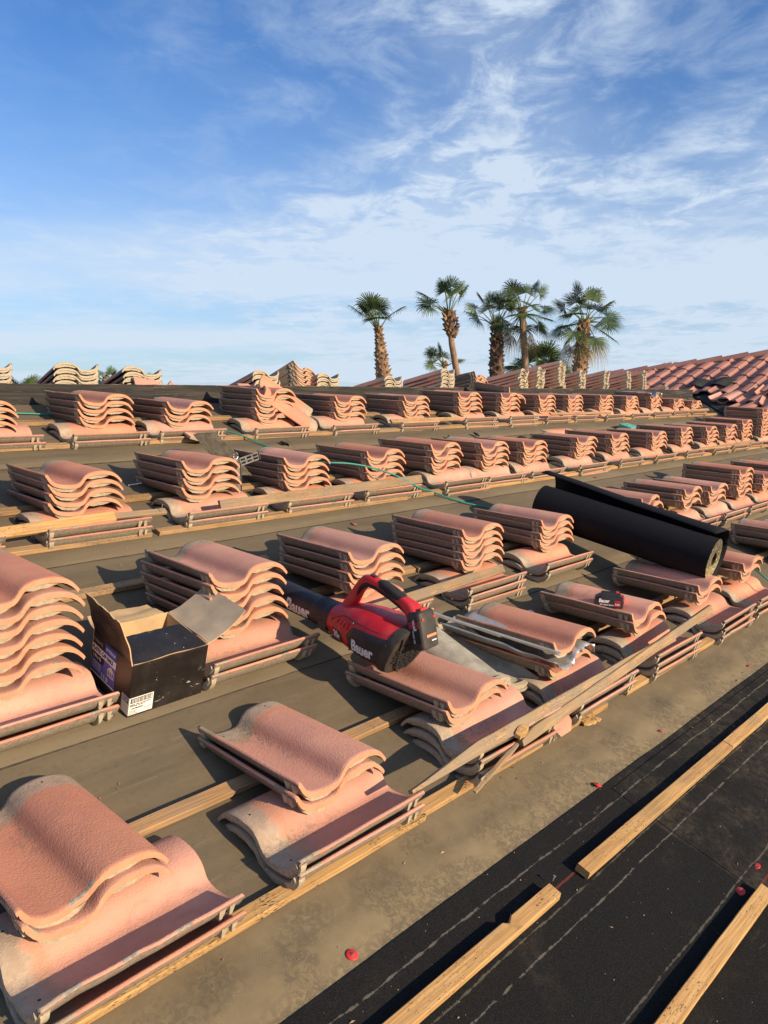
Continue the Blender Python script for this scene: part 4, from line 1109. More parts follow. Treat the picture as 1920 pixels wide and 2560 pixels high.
def fr(x0, x1, z0, z1, d=.0004): return [(x0, -d, z0), (x1, -d, z0), (x1, -d, z1), (x0, -d, z1)]
def lf(y0, y1, z0, z1, d=.0004): return [(-d, y1, z0), (-d, y0, z0), (-d, y0, z1), (-d, y1, z1)]


# shipping label wrapped round the corner
panel('shipping_label', box, fr(0.0, .078, .006, .064), M['white_paper'])
panel('shipping_label', box, lf(0.0, .040, .006, .064), M['white_paper'], .0003, (-1, 0, 0))
panel('barcode', box, fr(.004, .074, .045, .0612, .0009), M['black_ink'], .0001)
bars = MB(); r_ = random.Random(4); x = .0075
bw = MB(); bw.box((.0395, -.00125, .0531), (.0650, .0002, .0125)); bw.build('barcode', M['white_paper'], box)
while x < .070:
    w_ = r_.choice((.0005, .0008, .0012, .0018)); bars.box((x, -.0015, .0531), (w_, .0002, .0125)); x += w_ + r_.choice((.0007, .001, .0016))
bars.build('barcode', M['black_ink'], box)
panel('barcode', box, lf(.003, .036, .045, .0612, .0009), M['black_ink'], .0001, (-1, 0, 0))
bars = MB(); y = .008
while y < .034:
    w_ = r_.choice((.0008, .0012, .0018)); bars.box((-.0012, y, .0531), (.0002, w_, .0125)); y += w_ + r_.choice((.001, .0016))
bars.build('barcode', M['white_paper'], box)
panel('label_box', box, fr(.003, .0185, .0345, .0415, .0009), M['black_ink'], .0001)
for (tx, s_, x0, z0, mt_) in (('DG4P', .0058, .0108, .0380, 'white_ink'), ('1" GRIP CAP ROOFING', .0056, .043, .0402, 'black_ink'), ('NAIL DRUM CT', .0056, .0345, .0352, 'black_ink'), ('1007868460', .0082, .0265, .0268, 'black_ink'),
                             ('PO# 0776258', .0044, .0150, .0195, 'gray_ink'), ('KEY 007751', .0044, .0145, .0148, 'gray_ink'), ('MADE IN CHINA', .0044, .0165, .0098, 'gray_ink'), ('Primesource', .0044, .062, .0215, 'gray_ink'), ('Made in China', .0044, .061, .0165, 'gray_ink'), ('QTY 1', .0044, .066, .0115, 'gray_ink')):
    if tx in ('Primesource',): tx = 'House Numbers'
    text_part(tx, s_, 'label_lettering', M[mt_], box, (lambda x0, z0: (lambda x, y, z: (x0 + x, -.0016, z0 + y)))(x0, z0), bold=.0001, xs=.95)
# printed product panel on the left side
panel('print_panel', box, lf(.085, D - .004, .038, .134), M['violet_ink'], .0003, (-1, 0, 0))
panel('print_band', box, lf(.085, .150, .135, .165), M['blue_ink'], .0003, (-1, 0, 0))
panel('print_band', box, lf(.085, D - .004, .110, .1335, .0008), M['white_paper'], .0002, (-1, 0, 0))
panel('print_band', box, lf(.152, D - .004, .086, .1085, .0008), M['black_ink'], .0002, (-1, 0, 0))
panel('print_band', box, lf(.085, D - .004, .038, .043, .0008), M['white_paper'], .0002, (-1, 0, 0))
LT = lambda y0, z0: (lambda x, y, z: (-.0016, y0 - x, z0 + y))
for (tx, s_, y0_, z0, mt_, xs_) in (('EXTERIOR', .0140, .118, .150, 'white_ink', .85), ('PLASTIC CAP NAILS', .0185, .160, .1218, 'black_ink', .72), ('1 IN x 12', .0150, .190, .098, 'white_paper', .8), ('GRIP-RITE', .0150, .190, .150, 'gray_ink', .8), ('5.5 lb', .0200, .140, .054, 'white_paper', .9)):
    if tx == 'GRIP-RITE': tx = 'FURNACE'
    text_part(tx, s_, 'print_lettering', M[mt_], box, LT(y0_, z0), bold=.0006, xs=xs_)
for k in range(5):   # small print lines and the little picture of a house
    m = MB(); m.box((-.0010, .190, .080 - k * .006), (.0003, .048, .0022)); m.build('print_lines', M['white_ink'], box)
hs = MB(); hs.add([(-.0009, .128, .070), (-.0009, .092, .070), (-.0009, .092, .092), (-.0009, .110, .106), (-.0009, .128, .092)], [(0, 1, 2, 3, 4)]); hs.build('print_picture', M['white_ink'], box)
hs = MB()
for (a, b_, c, d) in ((.124, .118, .074, .088), (.113, .107, .074, .088), (.102, .096, .074, .088)): hs.add([(-.0012, a, c), (-.0012, b_, c), (-.0012, b_, d), (-.0012, a, d)], [(0, 1, 2, 3)])
hs.build('print_picture', plain('brown_print', (.16, .05, .04), .5), box)

# ------------------------------------------------------------------ cordless leaf blower
BLP = Vector((1.771, 1.640, -.893))
blower = empty('leaf_blower', BLP, (R(9), 0, R(4))); blower.scale = (1.12, 1.0, 1.05)
tag(blower, 'red and black cordless leaf blower resting on a front pile, tube pointing up the slope', 'leaf blower')


def sup(a, ch, hw, hh, e=2.6, n=28, lean=0., cx=0.):
    """superellipse ring at station a (along +Y); lean shifts the top rearwards"""
    out = []
    for k in range(n):
        t = 2 * math.pi * k / n; c, s_ = math.cos(t), math.sin(t)
        x = hw * math.copysign(abs(c) ** (2 / e), c); z = hh * math.copysign(abs(s_) ** (2 / e), s_)
        out.append((cx + x, a - lean * (z + hh), ch + z))
    return out


LEAN = .38
m = MB()
m.loft([sup(.010, .083, .083, .080, 3.0, lean=LEAN), sup(.03, .083, .087, .083, 2.9, lean=LEAN * .95), sup(.09, .086, .088, .083, 2.7, lean=LEAN * .6), sup(.14, .088, .084, .080, 2.5, lean=.14), sup(.19, .087, .076, .073, 2.3, lean=.04),
        sup(.235, .083, .066, .064, 2.1), sup(.268, .079, .057, .056, 2.0), sup(.285, .078, .051, .050, 2.0)], 0, True, True, True)
o = m.build('body', M['red_plastic'], blower); shade_auto(o.data, 50)
# rear intake cover (dark) and grille
m = MB()
m.loft([sup(-.006, .083, .078, .076, 3.0, lean=LEAN), sup(.0, .083, .0865, .083, 3.0, lean=LEAN), sup(.018, .083, .0895, .0855, 3.0, lean=LEAN), sup(.034, .083, .0885, .0845, 2.9, lean=LEAN * .95)], 0, True, True, True)
o = m.build('intake_cover', M['dusty_black'], blower); shade_auto(o.data, 40)
m = MB()
rearm = lambda z: -.0075 - LEAN * (z + 0)   # rear plane y at height z (from the ring bottom)
for k in range(10):
    z = .012 + k * .0105
    wv = .070 * min(1, .45 + k * .13)
    x = -wv + (.006 if k % 2 else 0)
    while x < wv - .01:
        L_ = min(.019, wv - x); m.box((x + L_ / 2, rearm(z) - .001, z), (L_, .003, .0042)); x += L_ + .0055
m.build('grille_slots', M['black_ink'], blower)
m = MB()
for sgn in (-1, 1):
    m.tube([(sgn * .018, rearm(.004) - .003, .006), (sgn * .040, rearm(.03) - .004, .030), (sgn * .052, rearm(.07) - .004, .072), (sgn * .060, rearm(.11) - .003, .115), (sgn * .066, rearm(.14), .142)], .0034, 8)
m.build('grille_ribs', M['dusty_black'], blower)


def side_patch(name, pts, mat, off, sgn=-1, nn=8):
    """a raised panel that follows the left flank of the body"""
    ax_ = [p[0] for p in pts]; m = MB(); vs = []; fcs = []
    return m


def flank_x(a, h):
    # half width of the body at station a, height h (matches the loft above)
    st = [(.010, .083, .083, .080, 3.0), (.09, .086, .088, .083, 2.7), (.14, .088, .084, .080, 2.5), (.19, .087, .076, .073, 2.3), (.235, .083, .066, .064, 2.1), (.268, .079, .057, .056, 2.0), (.285, .078, .051, .050, 2.0)]
    a2 = a + (LEAN * h * max(0, min(1, (.16 - a) / .15)))
    for i in range(len(st) - 1):
        if a2 <= st[i + 1][0] or i == len(st) - 2:
            t = max(0, min(1, (a2 - st[i][0]) / (st[i + 1][0] - st[i][0]))); q = [st[i][k] + (st[i + 1][k] - st[i][k]) * t for k in range(5)]; break
    zz = max(-.999, min(.999, (h - q[1]) / q[3])); return q[2] * (1 - abs(zz) ** q[4]) ** (1 / q[4])


def flank_panel(name, poly, mat, off=.003, res=14, parent=None):
    """fill polygon (a, h) with a grid hugging the flank"""
    a0, a1 = min(p[0] for p in poly), max(p[0] for p in poly); m = MB(); vs = []; fcs = []
    def hb(a, top):
        hs = []
        for i in range(len(poly)):
            p, q = poly[i], poly[(i + 1) % len(poly)]
            if (p[0] - a) * (q[0] - a) <= 0 and abs(p[0] - q[0]) > 1e-9: hs.append(p[1] + (q[1] - p[1]) * (a - p[0]) / (q[0] - p[0]))
        return (max(hs) if top else min(hs)) if hs else 0
    for i in range(res + 1):
        a = a0 + (a1 - a0) * min(.9999, max(.0001, i / res)); lo, hi = hb(a, False), hb(a, True)
        for j in range(9):
            h = lo + (hi - lo) * j / 8; edge = (i in (0, res)) or (j in (0, 8))
            vs.append((-flank_x(a, h) - (off if not edge else -.001), a, h))
    for i in range(res):
        for j in range(8): k = i * 9 + j; fcs.append((k, k + 1, k + 10, k + 9))
    m.add(vs, fcs, 0, True); o = m.build(name, mat, parent or blower); return o


flank_panel('side_panel', [(.018, .020), (.13, .022), (.158, .050), (.162, .085), (.140, .116), (-.015, .132), (-.030, .120)], M['black_plastic'], .0035)
FL = lambda a0, h0, sl=0.: (lambda x, y, z: (-flank_x(a0 - x, h0 + y + sl * x) - .0048 - z, a0 - x, h0 + y + sl * x))
text_part('Bauer', .050, 'lettering', M['white_ink'], blower, FL(.083, .062, .0), bold=.0022, xs=.80, res=3, sub=3)
flank_panel('voltage_panel', [(.176, .040), (.232, .052), (.246, .080), (.190, .078)], M['black_plastic'], .002, 6)
text_part('20v', .032, 'lettering', M['white_ink'], blower, (lambda x, y, z: (-flank_x(.212 - x, .063 + y) - .0035, .212 - x, .063 + y)), bold=.0014, xs=.8, res=3, sub=3)
for k in range(4):
    flank_panel('vent_fin', [(.218 - k * .018, .100 - k * .001), (.223 - k * .018, .100 - k * .001), (.214 - k * .018, .124), (.209 - k * .018, .124)], M['red_plastic'], .003, 3)
sc_ = MB()
for a_, h_ in ((.005, .030), (-.012, .112), (.150, .034), (.255, .100), (.262, .050), (.140, .128)): sc_.tube([(-flank_x(a_, h_) + .003, a_, h_), (-flank_x(a_, h_) - .0048, a_, h_)], .0036, 10)
sc_.build('screws', M['steel_dull'], blower)
sm_ = MB(); pts_ = []
for k_ in range(15):
    a_ = -.02 + .27 * k_ / 14; h_ = .1340 - .0002 * k_ - (.03 * max(0, (a_ - .2) / .05)); pts_.append((-flank_x(a_, h_) + .0004, a_, h_))
sm_.tube(pts_, .0011, 6); sm_.build('seam', M['black_ink'], blower)
# collar and tube
m = MB(); cyl = lambda a, r_: [(r_ * math.cos(2 * math.pi * k / 40), a, .0765 + r_ * math.sin(2 * math.pi * k / 40)) for k in range(40)]
m.loft([cyl(.280, .0515), cyl(.285, .0525), cyl(.305, .0520), cyl(.312, .0505)], 0); m.loft([cyl(.312, .0500), cyl(.365, .0490), cyl(.37, .0475)], 0)
for k in range(15):
    a_ = math.pi * (.12 + .8 * k / 14) + math.pi * .12
    m.box((0, .338, .0765 + .0493), (.0022, .042, .0022), 0, Matrix.Translation((0, 0, .0765)) @ Matrix.Rotation(-(math.pi / 2 - a_), 4, 'Y').inverted() @ Matrix.Translation((0, 0, -.0765)))
m.box((-.049, .300, .062), (.008, .036, .026))
m.build('collar', M['black_plastic'], blower)
m = MB(); m.loft([cyl(.365, .0465), cyl(.50, .0465), cyl(.62, .0455), cyl(.70, .044), cyl(.80, .040)], 0, True, False); m.loft([cyl(.80, .037), cyl(.365, .043)], 0, True, False)
m.build('blow_tube', M['black_plastic'], blower)
def TUBE(x, y, z):
    r_ = .0474; th_ = (y - .006) / r_; return (-r_ * math.cos(th_), (.432 - x), .0765 + r_ * math.sin(th_))
text_part('Bauer', .062, 'lettering', M['white_ink'], blower, TUBE, bold=.0024, xs=.80, res=4, sub=4)

# handle: swept rounded section along a path
def sweep(path, wid, hgt, e=3.2, n=20):
    rings = []
    for i, p in enumerate(path):
        a = Vector(path[max(i - 1, 0)]); b = Vector(path[min(i + 1, len(path) - 1)]); t = (b - a).normalized()
        side = Vector((1, 0, 0)); up = side.cross(t).normalized()
        w_ = wid[i] if isinstance(wid, list) else wid; h_ = hgt[i] if isinstance(hgt, list) else hgt
        ring = []
        for k in range(n):
            q = 2 * math.pi * k / n; c, s_ = math.cos(q), math.sin(q)
            ring.append(tuple(Vector(p) + side * w_ * math.copysign(abs(c) ** (2 / e), c) + up * h_ * math.copysign(abs(s_) ** (2 / e), s_)))
        rings.append(ring)
    return rings


hp = [(0, .235, .135), (0, .222, .165), (0, .205, .200), (0, .188, .232), (0, .176, .246), (0, .158, .252), (0, .125, .248), (0, .085, .241), (0, .045, .232), (0, .010, .224), (0, -.020, .214), (0, -.045, .198), (0, -.058, .172), (0, -.060, .140)]
m = MB(); m.loft(sweep(hp, [.024, .020, .018, .017, .017, .017, .0165, .0165, .0165, .018, .024, .030, .034, .036], [.026, .021, .018, .016, .016, .015, .0145, .0145, .015, .017, .022, .026, .026, .022]), 0)
o = m.build('handle', M['red_plastic'], blower)
m = MB(); m.loft(sweep([(0, .118, .2500), (0, .105, .2500), (0, .06, .2400), (0, .02, .2305), (0, .008, .2270)], [.014, .0172, .0175, .0175, .014], [.012, .0152, .0155, .0155, .012]), 0)
m.build('grip', M['rubber'], blower)
# black lining under and along the handle loop
m = MB()
m.loft(sweep([(0, .214, .160), (0, .196, .196), (0, .181, .226), (0, .160, .2385), (0, .12, .2365), (0, .06, .2240), (0, .018, .2120), (0, -.012, .200), (0, -.028, .180), (0, -.030, .165)], [.0150, .0175, .0185, .0185, .018, .018, .018, .0175, .016, .013], [.006, .0065, .0075, .0085, .009, .0085, .008, .0075, .007, .006]), 0)
m.build('handle_lining', M['rubber'], blower)
m = MB(); m.box((0, .146, .2672), (.014, .022, .004)); m.build('switch', M['black_plastic'], blower, .001)
# battery pack clipped on the sloping back
bat = MB()
mt = Matrix.Translation((0, -.074, .166)) @ Matrix.Rotation(R(-22), 4, 'X')


def battery_parts(parent, mt, labels=True):
    m = MB(); sec = lambda z, w_, d_, e=5.: [(w_ * math.copysign(abs(math.cos(t)) ** (2 / e), math.cos(t)), d_ * math.copysign(abs(math.sin(t)) ** (2 / e), math.sin(t)), z) for t in [2 * math.pi * k / 32 for k in range(32)]]
    m.loft([sec(-.060, .034, .024), sec(-.057, .037, .028), sec(-.010, .038, .030), sec(.030, .038, .030), sec(.050, .036, .028), sec(.056, .030, .022)], 0, True, True, True, mt)
    o = m.build('battery_pack', M['dusty_black'], parent); shade_auto(o.data, 40); return o


bp = battery_parts(blower, mt)
def sub(name, mat, fn, parent=None):
    m = MB(); fn(m); return m.build(name, mat, parent or bp, .0008)


sub('release_button', M['red_bright'], lambda m: m.box((0, -.012, .057), (.032, .016, .010), 0, mt))
sub('charge_light', M['red_bright'], lambda m: [m.tube([tuple(mt @ Vector((x, -.0285, .030))), tuple(mt @ Vector((x, -.0315, .030)))], .0045, 10) for x in (-.026, .026)])
sub('warning_label', plain('orange_label', (.75, .22, .12), .6), lambda m: m.box((.002, -.0303, -.022), (.044, .0012, .008), 0, mt))
sub('warning_label', M['white_ink'], lambda m: m.box((.010, -.0303, -.038), (.022, .0012, .004), 0, mt))
sub('side_label', M['black_ink'], lambda m: m.box((-.0386, 0, -.004), (.0012, .044, .072), 0, mt))
sub('side_label', plain('dark_red_label', (.28, .015, .03), .5), lambda m: m.box((-.0389, 0, .018), (.0014, .040, .022), 0, mt))
SB = lambda cy, cz: (lambda x, y, z: tuple(mt @ Vector((-.0400, cy - y, cz + x))))
text_part('Bauer', .017, 'lettering', M['white_ink'], bp, SB(-.004, .018), bold=.0005, xs=.85)
text_part('20V Lithium', .010, 'lettering', M['white_ink'], bp, SB(.004, -.018), bold=.0002, xs=.8)

# ------------------------------------------------------------------ spare battery on a tile pile
sb = empty('tool_battery', (3.020, 1.545, -.913), (R(3), R(2), R(33)))
tag(sb, 'spare black and red tool battery lying in the pan of a front pile', 'battery')
m = MB()
sec = lambda y, x0, x1, z0, z1: [(x0 + .004, y, z0), (x1 - .004, y, z0), (x1, y, z0 + .004), (x1, y, z1 - .010), (x1 - .010, y, z1), (x0 + .010, y, z1), (x0, y, z1 - .010), (x0, y, z0 + .004)]
m.loft([sec(-.056, -.034, .034, .004, .046), sec(-.060 + .008, -.037, .037, 0, .050), sec(.040, -.037, .037, 0, .052), sec(.060, -.036, .036, .002, .040)], 0, True, True, False)
m.box((0, -.004, .056), (.050, .085, .014), 0, None, .9)
o = m.build('case', M['black_plastic'], sb, .002)
m = MB(); m.box((-.0378, .0, .024), (.0012, .094, .030)); m.build('side_label', M['black_ink'], sb)
m = MB(); m.box((-.0384, -.030, .022), (.0012, .026, .026)); m.build('side_label', bpy.data.materials['dark_red_label'], sb)
text_part('Bauer', .022, 'lettering', M['white_ink'], sb, lambda x, y, z: (-.0390, .026 - x, .030 + y), bold=.0008, xs=.85)
text_part('20V Lithium Battery', .0085, 'lettering', M['white_ink'], sb, lambda x, y, z: (-.0390, .014 - x, .014 + y), bold=.0002, xs=.85)
text_part('5.0Ah', .010, 'lettering', M['white_ink'], sb, lambda x, y, z: (-.0396, -.030 - x, .018 + y), bold=.0003, xs=.85)
m = MB(); m.box((0, -.030, .0640), (.020, .014, .007)); m.build('release_button', M['red_bright'], sb, .001)
m = MB(); m.box((.0, -.054, .040), (.052, .010, .022)); m.box((0, -.060, .028), (.020, .003, .020)); m.build('end_clip', M['red_bright'], sb, .0015)

# ------------------------------------------------------------------ silver flashing between tiles
def profile_sheet(name, x0, y0, z0, L, rot, tilt, roll, xs, mat, label, cat, th=.0012, flare=.0, parent=None, u0=0, u1=99, mess=.004, dz=.0):
    P = [p for p in PROF if u0 <= p[0] <= u1]; m = MB(); vs = []; fcs = []; n = len(P); ny = 22
    for j in range(ny + 1):
        t = j / ny; y = t * L
        for i, (u, v) in enumerate(P):
            k = mess * (1 - t) ** 2
            vs.append((u * xs + k * mn.noise(Vector((u * 40, t * 6, 2))) * 2, y + (.012 * mn.noise(Vector((u * 30, 0, 5))) if j == 0 else 0), v + dz * t + k * mn.noise(Vector((u * 55, t * 5, 7))) * 2.4 - flare * (.02 if i == 0 else 0)))
    for j in range(ny):
        for i in range(n - 1): a = j * n + i; fcs.append((a, a + 1, a + n + 1, a + n))
    m.add(vs, fcs, 0, True); o = m.build(name, mat, parent); md = o.modifiers.new('thickness', 'SOLIDIFY'); md.thickness = th
    o.location = (x0, y0, z0); o.rotation_euler = (tilt, roll, rot); 
    if label: tag(o, label, cat)
    return o


profile_sheet('metal_flashing', 2.262, 1.345, -.968, .50, R(5), R(5.5), R(1), 1.06, M['aluminium'], 'bent silver metal flashing sandwiched in the front pile right of the upturned tile', 'flashing', .0014, 0, mess=.010)
profile_sheet('metal_flashing', 8.63, 4.01, -.035, .46, R(2), R(3), R(0), 1.05, M['aluminium'], 'small crumpled silver flashing on a pile near the far end under the ridge', 'flashing', .0014, 0, mess=.014)
# curved grey metal tray edge and leaning strip beside the flashing pile
t = empty('metal_channel', (2.245, 1.36, -.925), (R(3), 0, R(10))); tag(t, 'long thin silver metal strip sticking out left of the flashing pile', 'metal strip')
m = MB(); q0 = [(.045, -.02, .028), (.020, .20, .052), (-.010, .40, .078), (-.022, .50, .092)]
for a_, b_ in zip(q0, q0[1:]):
    k0, k1 = Vector(a_), Vector(b_); dn = Vector((.004, 0, -.012)); up_ = Vector((.007, 0, .003))
    m.add([tuple(k0), tuple(k1), tuple(k1 + dn * .5), tuple(k0 + dn)], [(0, 1, 2, 3)]); m.add([tuple(k0), tuple(k1), tuple(k1 + up_), tuple(k0 + up_)], [(3, 2, 1, 0)])
m.build('strip', M['aluminium'], t)

# ------------------------------------------------------------------ neighbouring tiled wing with valley
wing = empty('tiled_roof_wing', (VALX, RIDGE_Y, RIDGE_Z)); tag(wing, 'neighbouring roof wing with pink barrel tiles still laid, rising at the right', 'roof')
def wz(x): return RIDGE_Z + (x - VALX) / 3.0
def W2L(p): return (p[0] - VALX, p[1] - RIDGE_Y, p[2] - RIDGE_Z)
cap0, cap1 = Vector((12.15, 7.0, 0)), Vector((14.1, 2.36, 0))
m = MB(); pts = [(VALX - 3.4, RIDGE_Y - 3.4, 0), (cap1.x + .05, RIDGE_Y - 3.4, 0), (cap1.x + .02, cap1.y, 0), (cap0.x, cap0.y, 0), (VALX - 2.4, 7.0, 0), (VALX, RIDGE_Y, 0)]
m.add([W2L((p[0], p[1], wz(p[0]) - .03)) for p in pts], [tuple(range(6))]); m.build('deck', M['tar_edge'], wing)
m = MB(); m.add([W2L((cap0.x, cap0.y, wz(cap0.x) - .03)), W2L((cap1.x, cap1.y, wz(cap1.x) - .03)), W2L((cap1.x + 5, cap1.y + 2, -1.5)), W2L((cap0.x + 5, cap0.y + 2, -1.5))], [(0, 1, 2, 3)]); m.build('rear_slope', M['tar_edge'], wing)
bmw = bmesh.new(); rw = random.Random(9); CW, CL = .268, .372
nf = 0
for c in range(-12, 9):
    for r_ in range(-14, 13):
        xl = VALX + .10 + c * CL; yl = RIDGE_Y + .12 + r_ * CW
        valley = VALX - abs(RIDGE_Y - (yl - .15)) * (1 if yl < RIDGE_Y else .9)
        if xl < valley + .05: continue
        capx = cap0.x + (cap1.x - cap0.x) * (cap0.y - yl) / (cap0.y - cap1.y)
        if xl > capx - .13 or yl > 6.9 or yl < 1.4: continue
        near = max(0, 1 - (xl - valley) / .85)
        if near > .55 and rw.random() < .10: continue
        tmp = (LOWV[rw.randrange(3)]).copy()
        up = near * rw.random()
        tmp.transform(Matrix.Translation(W2L((xl + rw.uniform(-.012, .012), yl, wz(xl) + .004 + .020 + .03 * up))) @ Matrix.Rotation(rw.uniform(-.02, .02) + near * rw.uniform(-.32, .32), 4, 'Z') @ Matrix.Rotation(-(SL - .045 - .09 * up), 4, 'Y') @ Matrix.Rotation(near * rw.uniform(-.15, .15), 4, 'X') @ Matrix.Rotation(-math.pi / 2, 4, 'Z') @ Matrix.Scale(.97, 4))
        bmw.from_mesh(tmp); bpy.data.meshes.remove(tmp); nf += 1
mew = bpy.data.meshes.new('tile_field'); bmw.to_mesh(mew); bmw.free()


def m_wing():
    s = NT('laid_tile'); n1 = s.noise(1.9, 4, .6, .3); n2 = s.noise(9, 5, .65); 
    vor = s.N('ShaderNodeTexVoronoi'); s.L(s.mapv((2.7, 3.7, 0)), vor.inputs['Vector']); s.put(vor, 'Scale', 1.); rv = s.N('ShaderNodeSeparateColor'); s.L(vor.outputs['Color'], rv.inputs[0])
    c = s.mix(s.step(n1, .3, .7), (.48, .225, .165), (.36, .165, .13)); c = s.mix(s.math('MULTIPLY', rv.outputs[0], .40), c, (.31, .15, .125))
    c = s.mix(s.math('MULTIPLY', s.step(n2, .55, .7), .35), c, (.27, .20, .15))
    return s.fin(c, .92, s.bump(s.noise(150, 3), .3, .003), 0, .25)


M['wing_tile'] = m_wing()
for k in ('wing_tile', 'tile_concrete', 'tile_lip', 'wing_tile', 'tile_under'): mew.materials.append(M[k])
link('tile_field', mew, wing)
# ridge caps running down the hip
cd = Vector((cap1.x - cap0.x, cap1.y - cap0.y, wz(cap1.x) - wz(cap0.x))); Lc = cd.length; cdn = cd.normalized()
csx = cdn.cross(Vector((0, 0, 1))).normalized(); csz = csx.cross(cdn).normalized()
k = 0; t_ = .0
while t_ < Lc - .2:
    a = Vector((cap0.x, cap0.y, wz(cap0.x) + .006)) + cdn * t_
    rings = []
    for q, (yy, rr, zz) in enumerate(((0, .118, .0), (.05, .116, .0), (.40, .100, .0), (.46, .098, .0))):
        outer = [(-rr * math.cos(math.pi * j / 14), yy, rr * .72 * math.sin(math.pi * j / 14)) for j in range(15)]
        inner = [(x * .86, y, z * .82 - .002) for x, y, z in outer[::-1]]
        rings.append(outer + inner)
    m = MB(); m.loft(rings, 0, True, True, True)
    # narrow end up the run (towards the far low end) so that each butt faces the near side
    mt2 = Matrix.Translation(W2L(a + cdn * .40 + csz * (.012))) @ Matrix((csx, cdn, csz)).transposed().to_4x4() @ Matrix.Rotation(math.pi, 4, 'Z') @ Matrix.Rotation(R(-2.2), 4, 'X')
    m2 = MB(); m2.add(m.v, m.f, 0, True, mt2)
    for i_, s_ in enumerate(m.sm): m2.sm[i_] = s_
    o = m2.build('ridge_cap', M['wing_tile'], wing); shade_auto(o.data, 40); k += 1; t_ += .385
mortar = MB(); mortar.box((0, 0, 0), (.17, Lc, .06), 0, Matrix.Translation(W2L(Vector((cap0.x, cap0.y, wz(cap0.x) + .01)) + cdn * Lc / 2)) @ Matrix((csx, cdn, csz)).transposed().to_4x4()); mortar.build('ridge_mortar', M['tile_concrete'], wing)
# valley metal / black felt along the valley
v = MB(); vs = []
for k in range(25):
    d = 3.4 * k / 24; cx, cy = VALX - d, RIDGE_Y - d
    vs += [(cx - .22, cy + .10, rz(cy + .10) + .008 if cy + .10 < RIDGE_Y else RIDGE_Z), (cx - .02, cy - .02, rz(cy) + .004), (cx + .0, cy - .0, rz(cy) + .030), (cx + .02, cy - .01, wz(cx + .02) + .006), (cx + .26, cy - .16, wz(cx + .26) + .008)]
vs = [(x, y, z) for x, y, z in vs]
fcs = []
for k in range(24):
    for j in range(4): a = k * 5 + j; fcs.append((a, a + 1, a + 6, a + 5))
v.add(vs, fcs, 0, False); tag(v.build('valley_flashing', M['ridge']), 'dark felt covered valley flashing running down from the ridge end', 'flashing')
# black felt scrap draped over the laid tiles
m = MB(); vs = []; fcs = []
for j in range(9):
    for i in range(13):
        u, v_ = i / 12, j / 8; x = 11.62 + .22 * v_ + .04 * u; y = 4.83 - .60 * u - .03 * v_ * u
        vs.append((x, y, wz(x) + .085 + .022 * math.sin(u * 11) - .035 * (1 - v_) * abs(math.sin(u * 5.5)) + .02 * v_ * u))
for j in range(8):
    for i in range(12): a = j * 13 + i; fcs.append((a, a + 13, a + 14, a + 1))
m.add(vs, fcs, 0, True); o = m.build('felt_scrap', plain('weathered_felt', (.05, .047, .043), .9, 0, .2, .35, 8, .3, 60)); md = o.modifiers.new('thickness', 'SOLIDIFY'); md.thickness = .004
tag(o, 'black felt flap draped over the laid tiles of the neighbouring wing', 'felt scrap')
# a few displaced tiles along the broken edge
for (x, y, a, b_, c, lab) in ((10.45, 3.82, .3, -.15, -1.9, 'displaced tile lying askew at the valley edge below the felt flap'), (10.85, 3.55, .1, -.1, -1.35, 'lifted tile with pale mortar edge near the right side of the wing'), (10.35, 3.32, .25, .1, -1.75, 'turned tile with a sunlit edge just above the tall pile'),
                         (11.25, 3.75, .0, -.12, -1.5, 'sunlit displaced tile in the middle of the wing'), (11.05, 4.30, .1, -.1, -1.7, 'tile slipped against the end of the ridge board')):
    mt3 = Matrix.Translation((x, y, wz(x) + .06)) @ Matrix.Rotation(-SL + .08 + a * .3, 4, 'Y') @ Matrix.Rotation(c, 4, 'Z')
    o = link('barrel_tile', VAR[(int(x * 10)) % 7]); o.matrix_world = mt3; tag(o, lab, 'tile', 'displaced tiles at the valley')

# ------------------------------------------------------------------ palms
M['leaf'] = None
s = NT('palm_leaf'); n_ = s.noise(1.6, 4, .6); n2_ = s.noise(9, 3, .6)
c_ = s.mix(s.step(n_, .35, .65), (.036, .070, .020), (.080, .118, .036)); c_ = s.mix(s.math('MULTIPLY', s.step(n2_, .6, .72), .35), c_, (.17, .16, .07))
M['leaf'] = s.fin(c_, .6, None, 0, .22)
M['leaf_dry'] = plain('dry_palm_leaf', (.26, .20, .10), .8, 0, .2, .3, 3)
M['petiole'] = plain('palm_petiole', (.14, .17, .055), .6, 0, .3, .2, 3)
M['boot'] = plain('palm_boot', (.27, .17, .10), .9, 0, .2, .35, 4)
M['boot_dark'] = plain('dark_palm_boot', (.12, .075, .05), .9, 0, .2, .35, 4)
M['trunk'] = plain('palm_trunk', (.27, .175, .11), .9, 0, .2, .2, 6, .4, 30)


